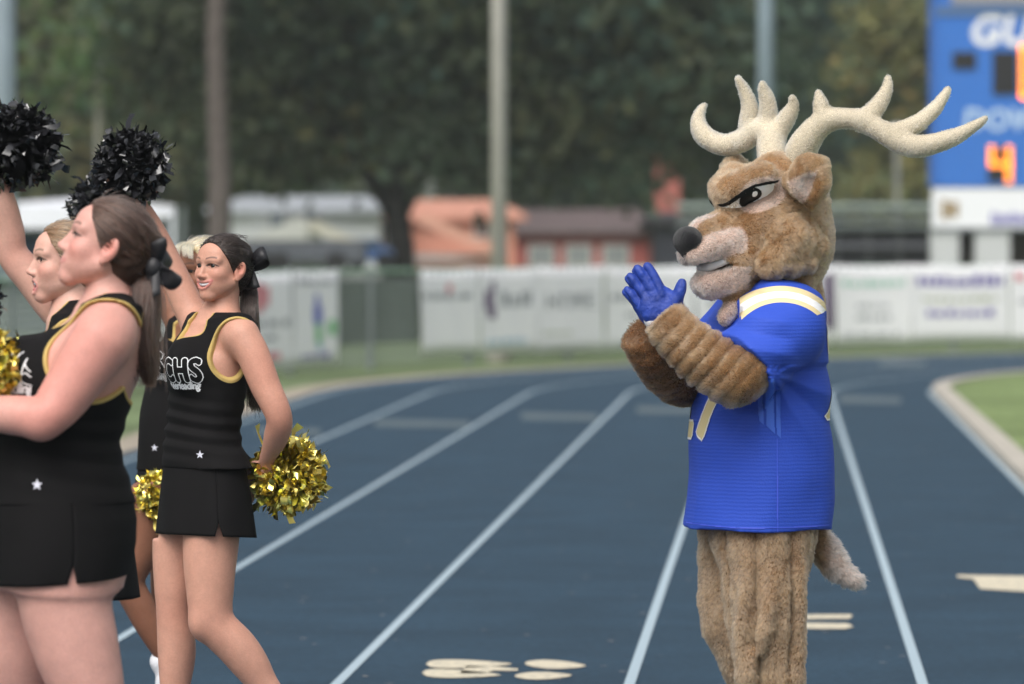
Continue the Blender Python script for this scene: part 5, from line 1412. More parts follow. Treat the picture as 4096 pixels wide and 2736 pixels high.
HAIRC = np.array((-0.014, 0, 0.027)); HAIRR = np.array((0.1000, 0.0810, 0.0820))
def hair_cap(h, P, col, tie, seed, line=None, n=9000, bob=False):
    """swept-back hair: a close cap with strands running to the tie point (head coordinates)"""
    f = Field(); f.ell(h.T(*HAIRC), HAIRR * h.hs, h.R, 0.01)
    f.ell(h.T(-0.060, 0, -0.020), np.array((0.050, 0.062, 0.060)) * h.hs, h.R, 0.03 * h.hs)
    f.cone(h.T(-0.075, 0, 0.005), h.T(*tie), 0.050 * h.hs, 0.022 * h.hs, 0.04 * h.hs)
    line = line or ([-0.10, -0.075, -0.045, -0.02, 0.0, 0.025, 0.050, 0.075, 0.10, 0.13], [-0.060, -0.050, -0.034, -0.008, 0.010, 0.026, 0.046, 0.056, 0.06, 0.07])
    R, o, hs_ = h.R, h.o, h.hs
    def cut(D, X, Y, Z):
        px, py, pz = X - o[0], Y - o[1], Z - o[2]
        qx = (px * R[0, 0] + py * R[1, 0] + pz * R[2, 0]) / hs_; qy = (px * R[0, 1] + py * R[1, 1] + pz * R[2, 1]) / hs_; qz = (px * R[0, 2] + py * R[1, 2] + pz * R[2, 2]) / hs_
        lim = np.interp(qz.ravel(), line[0], line[1]).reshape(qz.shape) + 0.006 * (qy / 0.07) ** 2
        D = D + 0.0012 * np.sin(qy * 420 / (1 + 6 * np.abs(qz)) + 2 * wob((X, Y, Z), 30, seed)) * np.clip((0.0 - qx) / 0.03, 0, 1)
        return np.maximum(D, (qx - lim) * hs_ * 0.8)
    f.post.append(cut)
    V, Q = f.mesh(0.0030)
    q = h.loc(V); c = np.tile(np.array(col), (len(V), 1)) * (1 + 0.3 * wob(V, 90, seed)[:, None])
    o_ = add_mesh('hair', V, Q, mat('hair_base', attr='Col', rough=0.55, spec=0.3), P, col=np.clip(c, 0.004, 1) * 0.8)
    rng = np.random.default_rng(seed)
    pp, nn, _ = sample(V, Q, n * 2, rng)
    rl = h.loc(pp) - HAIRC; rdir = (rl / HAIRR ** 2) @ h.R.T; rdir /= np.linalg.norm(rdir, axis=1)[:, None]
    okk = ((rdir * nn).sum(1) > 0.6) & (np.sqrt(((rl / HAIRR) ** 2).sum(1)) > 0.97); pp, nn = pp[okk][:n], nn[okk][:n]; n = len(pp)
    tw = h.T(*tie); t = np.linspace(0, 1, 7)[None, :, None] * rng.uniform(0.25, 0.7, (n, 1, 1))
    S = pp[:, None, :] * (1 - t) + tw * t
    L = h.loc(S.reshape(-1, 3)) - HAIRC
    rad = np.sqrt(((L / HAIRR) ** 2).sum(1)); lift = np.maximum(1.0, 1.006 / np.maximum(rad, 0.3))
    flat_ = (L * lift[:, None] + HAIRC) * h.hs @ h.R.T + h.o
    w = (np.arange(7) / 6)[None, :, None] ** 0.5
    S2 = flat_.reshape(S.shape) + rng.normal(size=(n, 1, 3)) * 0.0012 + rng.normal(size=(n, 1, 3)) * 0.0016 * w
    S2[:, 0] = pp + nn * 0.0005
    fly = (rng.uniform(size=(n, 1, 1)) < 0.05) * np.abs(rng.normal(size=(n, 1, 1))) * 0.010
    S2 = S2 + fly * nn[:, None, :] * (np.arange(7) / 6)[None, :, None]
    cc = np.array(col)[None] * np.exp(rng.normal(size=(n, 1)) * 0.5 + 0.25 * wob(pp, 120, seed + 3)[:, None])
    strands('strands', S2, np.clip(cc, 0.004, 1), np.full(7, 0.0008) * np.array([1, 1, 1, 1, 1, .8, .3]), hair_mat('hair_strands', 0.3), o_)
    return o_
def ponytail(P, pts, rads, col, seed, n=1500, name='ponytail', tipcol=None):
    rng = np.random.default_rng(seed); pts = np.array(pts); m = 14
    s = np.linspace(0, len(pts) - 1, m); ctr = np.stack([np.interp(s, range(len(pts)), pts[:, i]) for i in range(3)], 1)
    for _ in range(2): ctr[1:-1] = (ctr[:-2] + 2 * ctr[1:-1] + ctr[2:]) / 4
    rr = np.interp(s, range(len(pts)), rads)
    a = rng.uniform(0, 2 * math.pi, n); q = np.sqrt(rng.uniform(0, 1, n))
    off = np.stack([np.cos(a) * q, np.sin(a) * q, np.zeros(n)], 1)
    nc = 26; ca = rng.uniform(0, 2 * math.pi, nc); cq = np.sqrt(rng.uniform(0, 1, nc)) * 1.05; cid = rng.integers(0, nc, n)
    coff = np.stack([np.cos(ca) * cq, np.sin(ca) * cq, np.zeros(nc)], 1)[cid]; tt = np.linspace(0, 1, m)[None, :, None]
    mixw = 0.78 * tt ** 0.8; offs = off[:, None, :] * (1 - mixw) + coff[:, None, :] * mixw                      # strands gather into locks
    cw = np.stack([np.sin(np.linspace(0, 7, m)[None] + rng.uniform(0, 6, (nc, 1))) for _ in range(3)], 2)[cid] * 0.006
    loose = (rng.uniform(size=(n, 1, 1)) < 0.12) * rng.normal(size=(n, 1, 3)) * 0.012
    wv = np.stack([np.sin(np.linspace(0, 5, m)[None] + rng.uniform(0, 6, (n, 1))) for _ in range(3)], 2) * 0.002
    S = ctr[None] + offs * rr[None, :, None] + (wv + cw) * np.linspace(0.1, 1, m)[None, :, None] + loose * tt
    end = rng.uniform(0.75, 1.0, n)
    idx = np.linspace(0, 1, m)[None] * end[:, None] * (m - 1); i0 = np.clip(idx.astype(int), 0, m - 2); fr = (idx - i0)[..., None]
    ar = np.arange(n)[:, None]; S = S[ar, i0] * (1 - fr) + S[ar, i0 + 1] * fr
    c = np.array(col)[None] * np.exp(rng.normal(size=(n, 1)) * 0.3 + rng.normal(size=nc)[cid][:, None] * 0.3)
    return strands(name, S, np.clip(c, 0.004, 1), np.concatenate([np.full(m - 2, 0.0010), [0.0008, 0.0003]]), hair_mat('hair_strands', 0.3), P)
def bow(P, knot, loops, tails, width, mname='ribbon_black'):
    """ribbon bow: each loop goes out along a vector and comes back; width across"""
    m = mat(mname, srgb(30, 30, 34), 0.5, spec=0.45)
    root = None
    knot = A3(knot)
    f = Field(); f.ell(knot, (width * 0.28, width * 0.28, width * 0.34), None, 0.004); V, Q = f.mesh(0.004)
    root = add_mesh('bow', V, Q, m, P)
    def strip(name, line, wv, w0, w1):
        V = []; n = len(line)
        for i, p in enumerate(line):
            t = i / (n - 1); w = (w0 + (w1 - w0) * t) if not callable(w0) else w0(t)
            V += [p - wv[i] * w / 2, p + wv[i] * w / 2]
        V = np.array(V); nrm = np.zeros_like(V)
        F = [(2*i, 2*i+1, 2*i+3, 2*i+2) for i in range(n - 1)]
        o = add_mesh(name, V, F, m, root); md = o.modifiers.new('thick', 'SOLIDIFY'); md.thickness = 0.0012
    for out, side, belly in loops:
        out, side, belly = A3(out), A3(side), A3(belly); L = []; W = []
        for t in np.linspace(0, 1, 25):
            a = 2 * math.pi * t; r_ = (1 - math.cos(a)) / 2
            L.append(knot + out * r_ + belly * math.sin(a) * (0.25 + 0.75 * r_)); W.append(side)
        strip('loop', L, W, lambda t: width * (0.35 + 0.65 * math.sin(math.pi * t)), None)
    for out, side in tails:
        out, side = A3(out), A3(side)
        strip('tail', [knot + out * t + np.array([0, 0, 0.012 * math.sin(4 * t)]) for t in np.linspace(0, 1, 8)], [side] * 8, width * 0.4, width * 0.95)
    return root

def hand(f, w, d, s, sc=1.0, curl=1.0):
    """closed hand at wrist w pointing along d, thumb on side s"""
    w = A3(w); d = A3(d) / np.linalg.norm(d); s = A3(s); s = s - d * (s @ d); s /= np.linalg.norm(s); n = np.cross(d, s)
    f.cone(w, w + d * 0.055 * sc, 0.021 * sc, 0.027 * sc, 0.012, sq=(tuple(n), 1.5)); f.cone(w + d * 0.05 * sc - s * 0.018 * sc, w + d * 0.05 * sc + s * 0.018 * sc, 0.021 * sc, 0.021 * sc, 0.012, sq=(tuple(n), 1.4))
    for i, ln in zip((-1.5, -0.5, 0.5, 1.5), (0.85, 1.0, 1.05, 0.95)):
        b = w + d * 0.078 * sc + s * i * 0.017 * sc
        p1 = b + (d * 0.6 + n * 0.8) * 0.034 * ln * sc * curl; p2 = p1 + (n * 0.5 - d * 0.85) * 0.026 * ln * sc; p3 = p2 + (-d * 0.7 - n * 0.5) * 0.018 * ln * sc
        f.chain([(b, 0.0088 * sc), (p1, 0.0082 * sc), (p2, 0.0076 * sc), (p3, 0.0066 * sc)], 0.003)
    t0 = w + d * 0.028 * sc + s * 0.022 * sc; t1 = t0 + (d * 0.5 + s * 0.6 + n * 0.5) * 0.034 * sc; t2 = t1 + (d * 0.3 + n * 0.9 - s * 0.2) * 0.026 * sc
    f.chain([(t0, 0.012 * sc), (t1, 0.0095 * sc), (t2, 0.0078 * sc)], 0.006)

def shoe(P, ankle, toe_dir, pitch=0.0):
    """white trainer below an ankle, sole tipped by pitch"""
    d = A3(toe_dir); d /= np.linalg.norm(d); u = np.array([0, 0, 1.0]); fwd = d * math.cos(pitch) - u * math.sin(pitch); up = u * math.cos(pitch) + d * math.sin(pitch); sd_ = np.cross(up, fwd)
    R = np.stack([fwd, sd_, up], 1); a = A3(ankle); T = lambda x, y, z: a + R @ np.array([x, y, z])
    f = Field(); f.ell(T(0.045, 0, -0.045), (0.125, 0.042, 0.036), R, 0.01); f.cone(T(-0.02, 0, 0.0), T(-0.03, 0, -0.045), 0.042, 0.040, 0.02); f.ell(T(0.09, 0, -0.055), (0.075, 0.044, 0.026), R, 0.02)
    f.post.append(lambda D, X, Y, Z: np.maximum(D, -((X - a[0]) * up[0] + (Y - a[1]) * up[1] + (Z - a[2]) * up[2]) - 0.075))
    V, Q = f.mesh(0.005); return add_mesh('shoe', V, Q, mat('shoe_white', srgb(226, 226, 230), 0.5), P)

def skirt(P, rings, yaw, slit_ang, slit_top, slit_open=0.05, dip=0.0, name='skirt', m=None, flute=0.004):
    """rings: (z, cx, cy, rf, rs) from waist to hem; slit opens at slit_ang (deg, from forward towards the wearer's left)"""
    rings = sorted(rings, reverse=True); Zs = np.array([r[0] for r in rings])[::-1]
    get = lambda z, i: np.interp(z, Zs, np.array([r[i] for r in rings])[::-1])
    z0, z1 = Zs[-1], Zs[0]; nz, na = 26, 132; c, s_ = math.cos(yaw), math.sin(yaw)
    V = []; sa = math.radians(slit_ang)
    for sh in (0, 1):
        for i in range(nz + 1):
            z = z0 + (z1 - z0) * i / nz; op = max(0.0, (slit_top - z) / (slit_top - z1)) * slit_open if z < slit_top else 0
            for j in range(na + 1):
                a = sa + op * 0.5 + (2 * math.pi - op) * j / na
                rf, rs = get(z, 3), get(z, 4); tt = (z0 - z) / (z0 - z1)
                fl_ = 1 + flute / 0.15 * tt * math.sin(a * 6 + 1.3) + 0.012 * tt * math.sin(a * 3 + z * 9)
                th_ = -0.003 * sh
                uu, ww = (rf + th_) * math.cos(a) * fl_, (rs + th_) * math.sin(a) * fl_
                V.append((get(z, 1) - uu * c + ww * s_, get(z, 2) - uu * s_ - ww * c, z + dip * tt * math.cos(a - 0.3)))
    F = []; k_ = na + 1; h = (nz + 1) * k_
    for i in range(nz):
        for j in range(na): F.append((i*k_+j, (i+1)*k_+j, (i+1)*k_+j+1, i*k_+j+1)); F.append((h+i*k_+j, h+i*k_+j+1, h+(i+1)*k_+j+1, h+(i+1)*k_+j))
        F.append((i*k_, h+i*k_, h+(i+1)*k_, (i+1)*k_)); F.append((i*k_+na, (i+1)*k_+na, h+(i+1)*k_+na, h+i*k_+na))
    for j in range(na): F.append((nz*k_+j, h+nz*k_+j, h+nz*k_+j+1, nz*k_+j+1))
    return add_mesh(name, V, F, m or M_black, P), bvh_of(np.array(V[:h]), np.array([q for q in F[:nz*na*2:2] if max(q) < h]))

def cheer_top(P, torso, yaw, zlo, zhi, holes, neckline, grow=0.0045, wseed=1, wr=0.0018, wz=None):
    """close black top over the torso; holes and neckline are ellipsoids (centre, radii, R) cut away with gold edging"""
    f = Field(); torso(f)
    cuts = []
    for c, r, R in holes + [neckline]:
        g_ = Field().ell(c, r, R).ops[0][0]; cuts.append(g_)
    def post(D, X, Y, Z):
        w = wr * np.arcsin(np.sin(Z * 130 + 3.5 * wob((X, Y, Z), 8, wseed) + 3 * np.sin(X * 9 + 1))) * 0.6366 * np.exp(-((Z - (wz or zlo + 0.1)) / 0.10) ** 2) * np.clip(0.6 + 0.7 * wob((X, Y, Z), 10, wseed + 2), 0, 1.3)
        D = D - grow - wr + w + 0.0012 * wob((X, Y, Z), 22, wseed + 1)
        for g_ in cuts: D = np.maximum(D, -g_(X, Y, Z))
        return np.maximum(D, np.maximum(zlo - Z, Z - zhi))
    f.post.append(post)
    V, Q = f.mesh(0.0042, grow=0.012)
    tr = np.full(len(V), 1.0)
    for g_ in cuts: tr = np.minimum(tr, np.abs(g_(V[:, 0], V[:, 1], V[:, 2])))
    o = add_mesh('top', V, Q, top_mat(), P, attrs={'trim': tr})
    return o, bvh_of(V, Q)

def chest_logo(P, bv, ctr, fwd, lft, z0, h=0.062, lean=0.0, xs=0.66):
    """school initials in black with a white outline over a white script word"""
    cell = 0.0013
    MK, (W, H_) = text_mask('FCHS', h, cell, 0.0, 3, 1.10, xs)
    edge = dilate(MK, 2) & ~MK
    ctr = A3(ctr)
    pl = lambda a, b_: tuple(ctr + A3(fwd) * 0.4 + A3(lft) * (a - W / 2) + np.array([0, 0, z0 + b_ + lean * (a - W / 2)]))
    o_ = decal('lettering', edge, cell, pl, -A3(fwd), bv, 0.0022, mat('print_white', srgb(234, 234, 236), 0.6), P, 0.42)
    if o_: o_['kind'] = 'stuff'
    M2, (W2, H2) = text_mask('cheerleading', h * 0.44, cell, 0.35, 1, 0.92, 0.8)
    pl2 = lambda a, b_: tuple(ctr + A3(fwd) * 0.4 + A3(lft) * (a - W2 / 2 + 0.01) + np.array([0, 0, z0 - h * 0.42 + b_ + lean * (a - W2 / 2)]))
    o_ = decal('lettering', M2, cell, pl2, -A3(fwd), bv, 0.0026, mat('print_white'), P, 0.42)
    if o_: o_['kind'] = 'stuff'
def star(P, bv, ctr, r):
    pts = [((r if i % 2 == 0 else r * 0.42) * math.sin(math.pi * i / 5), (r if i % 2 == 0 else r * 0.42) * math.cos(math.pi * i / 5)) for i in range(10)]
    M, mn = poly_mask(pts, 0.0012); c = A3(ctr)
    decal('star_emblem', M, 0.0012, lambda a, b_: (c[0] + mn[0] + a, c[1] - 0.6, c[2] + mn[1] + b_), (0, 1, 0), bv, 0.0022, mat('star_silver', srgb(214, 214, 226), 0.4), P)

def pompom(loc, ctr, R_, kind, label, n=950, seed=1, squash=(1, 1, 1), scale=1.0, w=0.019):
    g = np.random.default_rng(seed); q = scale; R = R_ * q
    root = empty('pompom', (loc[0] + q * ctr[0], loc[1] + q * ctr[1], loc[2] + q * ctr[2]))
    tag(root, label, 'pompom', ('gold' if kind == 'gold' else 'black') + ' foil pompoms')
    d = g.normal(size=(n, 3)); d /= np.linalg.norm(d, axis=1)[:, None]
    sd_ = np.cross(d, g.normal(size=(n, 3))); sd_ /= np.linalg.norm(sd_, axis=1)[:, None]
    n2 = np.cross(d, sd_)
    k_ = 5; rad = np.array([0.12, 0.45, 0.72, 0.90, 1.0]); L = R * g.uniform(0.80, 1.0, (n, 1, 1))
    bend = g.normal(size=(n, 1, 1)) * 0.35; c = d[:, None] * rad[None, :, None] * L + n2[:, None] * (rad[None, :, None] ** 2) * L * bend
    c[:, :, 2] -= (rad ** 2)[None] * R * 0.10
    c[:, 3:] += g.normal(size=(n, 2, 3)) * 0.006
    tw = np.cumsum(g.normal(size=(n, k_)) * 0.55, 1)[..., None]
    wv = sd_[:, None] * np.cos(tw) + n2[:, None] * np.sin(tw)
    wd = w * g.uniform(0.6, 1.25, (n, 1, 1)) * np.array([0.4, 0.9, 1, 1, 0.95])[None, :, None]
    sk = d[:, None] * g.normal(size=(n, 1, 1)) * 0.004 * (np.arange(k_) == k_ - 1)[None, :, None]
    V = np.stack([c - wv * wd / 2 - sk, c + wv * wd / 2 + sk], 2) * np.array(squash)
    V = V.reshape(-1, 3); b = np.arange(n)[:, None] * k_ * 2
    F = np.concatenate([b + np.array([[2*i, 2*i+1, 2*i+3, 2*i+2]]) for i in range(k_ - 1)], 0)
    if kind == 'gold':
        col = np.array(srgb(248, 228, 132))[None] * np.exp(g.normal(size=(n, 1)) * 0.22); m = mat('gold_foil', attr='Col', rough=0.32, metal=1.0)
    else:
        col = np.array((0.012, 0.012, 0.014))[None] * np.exp(g.normal(size=(n, 1)) * 0.4); m = mat('black_foil', attr='Col', rough=0.16, spec=0.9)
    o = add_mesh('streamers', V, F, m, root, smooth=False, col=np.repeat(col, k_ * 2, 0)); o['kind'] = 'stuff'
    MB().tube([(-0.04, 0, 0), (0.04, 0, 0)], 0.012, 10).build('handle', mat('pompom_handle', srgb(40, 40, 44), 0.5), root)
    return root

def body_mesh(f, P, skin, h=0.0050, under=None, head=None, brow=None, blush=0.5, marks=(), lip=(0.52, 0.17, 0.16)):
    if under is not None:
        sk_, syaw = under; lowest = min(sk_); g_ = Field().loft([(lowest[0] - 0.08,) + tuple(lowest[1:])] + list(sk_), syaw).ops[0][0]; za, zb_ = min(r[0] for r in sk_), max(r[0] for r in sk_)
        def tuck(D, X, Y, Z):
            d = g_(X, Y, Z) + 0.007
            return np.where((Z > za - 0.012) & (Z < zb_) & (d < 0.045), np.maximum(D, d), D)
        f.post.append(tuck)
    V, Q = f.mesh(h, relax=14); skin = np.array(skin)
    c = np.tile(skin, (len(V), 1)) * (1 + 0.035 * wob(V, 12, 81)[:, None])
    red = skin * np.array([1.02, 0.70, 0.68])
    for p, r, w in marks:
        t = (w * np.exp(-(((V - A3(p)) ** 2).sum(1)) / r ** 2))[:, None]; c = c * (1 - t) + red * t
    parts = [(V, Q)]; cols = [c]
    if head:
        fh = Field(); head.ops(fh); fh.cone(head.T(-0.022, 0, -0.045), head.nb, 0.0500 * head.hs, head.nr * 0.86, 0.02)
        lo, hi = head.o - 0.17, head.o + 0.15; lo[2] = head.nb[2]
        V2, Q2 = fh.mesh(0.0021, lo=(lo[0], lo[1], max(lo[2], head.nb[2] - 0.01)), hi=hi)
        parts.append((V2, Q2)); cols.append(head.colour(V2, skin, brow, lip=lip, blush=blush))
    V, Q = merge(parts)
    return add_mesh('body', V, Q, M_skin, P, col=np.concatenate(cols))
SK_A = srgb(206, 156, 144); SK_B = srgb(210, 164, 148); SK_C = srgb(198, 148, 128); SK_D = srgb(138, 93, 72)
def T_rings(fig, rows, yaw, cy=0.0):
    """rows: (view, y, x_front, x_back, r_side[, dy]) read in side view -> loft rings"""
    out = []; s_, c_ = math.sin(yaw), math.cos(yaw)
    for r in rows:
        view, y, x0, x1, rs = r[:5]; half = (x1 - x0) / 2 * fig.px(view); rf = math.sqrt(max(half ** 2 - (rs * s_) ** 2, 0.05 ** 2)) / c_
        p = fig.p(view, (x0 + x1) / 2, y); out.append((p[2], p[0], cy, rf, rs))
    return out

# ---------------------------------------------------------------- smiling cheerleader (C)
def cheer_C():
    g = Fig(1324, 800); P = empty('person', g.loc)
    tag(P, 'smiling cheerleader in black and gold with one arm raised, hand behind her back', 'person', 'cheerleaders in black and gold')
    p = g.p; yaw = math.radians(36)
    h = Head(p('5', 706, 408), frame(47, 5), 0.91, 'smile'); nb = p('5', 705, 800, 0.02); h.nb = nb; h.nr = 0.053
    tr = T_rings(g, [('5', 830, 590, 800, 0.10), ('5', 900, 500, 830, 0.135), ('5', 1000, 415, 860, 0.145), ('5', 1120, 335, 885, 0.145), ('5', 1240, 338, 880, 0.138), ('5', 1360, 340, 868, 0.130), ('7', 130, 312, 690, 0.124), ('7', 230, 295, 694, 0.128), ('7', 370, 285, 730, 0.150), ('7', 500, 300, 735, 0.160), ('7', 620, 320, 725, 0.155), ('7', 680, 340, 700, 0.14)], yaw)
    R = frame(36)
    def torso(f):
        f.loft(tr, yaw, 0.02)
        f.ell(p('5', 465, 1095, -0.085), (0.052, 0.055, 0.060), None, 0.08); f.ell(p('5', 510, 1085, 0.02), (0.050, 0.054, 0.058), None, 0.08)
        f.cone(p('5', 690, 800, 0.02), p('5', 850, 875, -0.115), 0.046, 0.046, 0.05); f.cone(p('5', 680, 800, 0.03), p('5', 545, 840, 0.13), 0.046, 0.044, 0.05)
        f.ell(p('7', 620, 470, -0.06), (0.085, 0.09, 0.10), None, 0.04); f.ell(p('7', 640, 470, 0.08), (0.085, 0.09, 0.10), None, 0.04)
    f = Field(); torso(f); f.cone(h.T(-0.022, 0, -0.045), nb, 0.0505 * h.hs, 0.053, 0.035)
    # near arm down and back to the pompom
    sh, el, wr = p('5', 885, 915, -0.135), p('5', 1152, 1490, -0.175), p('7', 858, 320, -0.06)
    f.chain([(sh, 0.052), (p('5', 960, 1040, -0.15), 0.050), (p('5', 1050, 1260, -0.165), 0.046), (el, 0.040), (p('7', 915, 190, -0.13), 0.038), (wr, 0.022)], 0.025)
    hand(f, wr, p('7', 842, 400, -0.03) - wr, (-1, 0.2, 0.0), 0.95)
    # far arm raised
    sh2 = p('5', 520, 835, 0.14); w2 = p('d', 303, 452, 0.16)
    f.chain([(sh2, 0.050), (p('d', 418, 690, 0.17), 0.048), (p('d', 372, 590, 0.19), 0.040), (p('d', 352, 548, 0.19), 0.038), (p('d', 330, 505, 0.18), 0.034), (w2, 0.023)], 0.03)
    hand(f, w2, np.array([-0.15, 0, 1.0]), (1, 0, 0), 0.95)
    # legs
    kn, an = p('7', 566, 1205, -0.09), p('7', 1015, 1800, -0.09)
    f.chain([(p('7', 565, 560, -0.065), 0.088), (p('7', 548, 800, -0.068), 0.084), (p('7', 545, 1000, -0.08), 0.074), (kn, 0.063), (p('7', 700, 1370, -0.09), 0.056), (p('7', 850, 1570, -0.09), 0.044), (an, 0.032)], 0.03)
    f.ell(p('7', 500, 1225, -0.10), (0.035, 0.04, 0.045), None, 0.03)
    f.ell(p('7', 735, 1375, -0.09), (0.040, 0.044, 0.090), frame(0, -38), 0.04)
    k2, a2 = p('7', 336, 1175, 0.05), p('7', 330, 1930, 0.06)
    f.chain([(p('7', 400, 560, 0.07), 0.092), (p('7', 356, 800, 0.06), 0.078), (p('7', 342, 1000, 0.05), 0.066), (k2, 0.055), (p('7', 348, 1400, 0.06), 0.058), (p('7', 335, 1650, 0.06), 0.042), (a2, 0.032)], 0.03)
    sk = T_rings(g, [('7', 352, 277, 736, 0.156), ('7', 500, 258, 765, 0.172), ('7', 640, 242, 782, 0.184), ('7', 748, 230, 796, 0.192)], yaw)
    body_mesh(f, P, SK_C, under=(sk, yaw), head=h, brow=(0.045, 0.03, 0.024), blush=0.45, marks=[(el, 0.05, 0.5), (p('5', 1060, 1150, -0.2), 0.09, 0.25), (kn, 0.06, 0.3), (k2, 0.05, 0.45)])
    h.extras(P)
    HC_ = srgb(42, 33, 29); tie = (-0.118, 0, 0.004)
    hair_cap(h, P, HC_, tie, 5)
    tw = h.T(*tie)
    ponytail(P, [tw, tw + np.array([0.012, 0.0, -0.06]), p('5', 915, 700, 0.02), p('5', 925, 950, 0.03), p('5', 945, 1250, 0.04), p('5', 955, 1470, 0.04)], [0.016, 0.026, 0.03, 0.028, 0.026, 0.022], HC_, 6, 2200)
    bow(P, tw + np.array([0.004, -0.03, 0.002]), [((0.062, -0.03, 0.044), (0.25, -0.4, -0.75), (-0.012, -0.02, 0.016)), ((-0.02, 0.08, 0.04), (0.4, 0.3, -0.6), (-0.012, 0.02, 0.012))], [((0.022, -0.03, -0.052), (0.8, -0.2, 0.25)), ((-0.01, 0.03, -0.07), (0.7, 0.4, 0.2))], 0.052)
    hole_n = (p('5', 845, 1020, -0.17), (0.088, 0.088, 0.100), frame(36)); hole_f = (p('5', 500, 985, 0.19), (0.08, 0.088, 0.095), frame(36))
    neckl = (p('5', 600, 835, -0.015), (0.115, 0.056, 0.064), frame(36))
    top, tb = cheer_top(P, torso, yaw, p('7', 0, 372)[2], p('5', 0, 735)[2], [hole_n, hole_f], neckl, wz=p('7', 0, 130)[2], wr=0.0042)
    R = frame(58); chest_logo(top, tb, p('5', 415, 1200, -0.11) * np.array([1, 1, 0]), R[:, 0], R[:, 1], p('5', 0, 1255)[2], 0.066)
    star(top, tb, p('7', 497, 293), 0.013)
    skirt(P, sk, yaw, 62, p('7', 0, 670)[2], 0.16, dip=0.008)
    shoe(P, a2, (-1, -0.15, 0)); shoe(P, an, (-0.8, -0.1, 0), 0.7)
    pompom(g.loc, p('d', 292, 372, 0.14), 0.116, 'black', 'black foil pompom held up highest by the smiling cheerleader', seed=21, n=1100)
    pompom(g.loc, p('7', 968, 395, 0.03), 0.116, 'gold', 'gold foil pompom behind the back of the smiling cheerleader', seed=22, n=1300, squash=(0.98, 1, 1.0))
cheer_C()

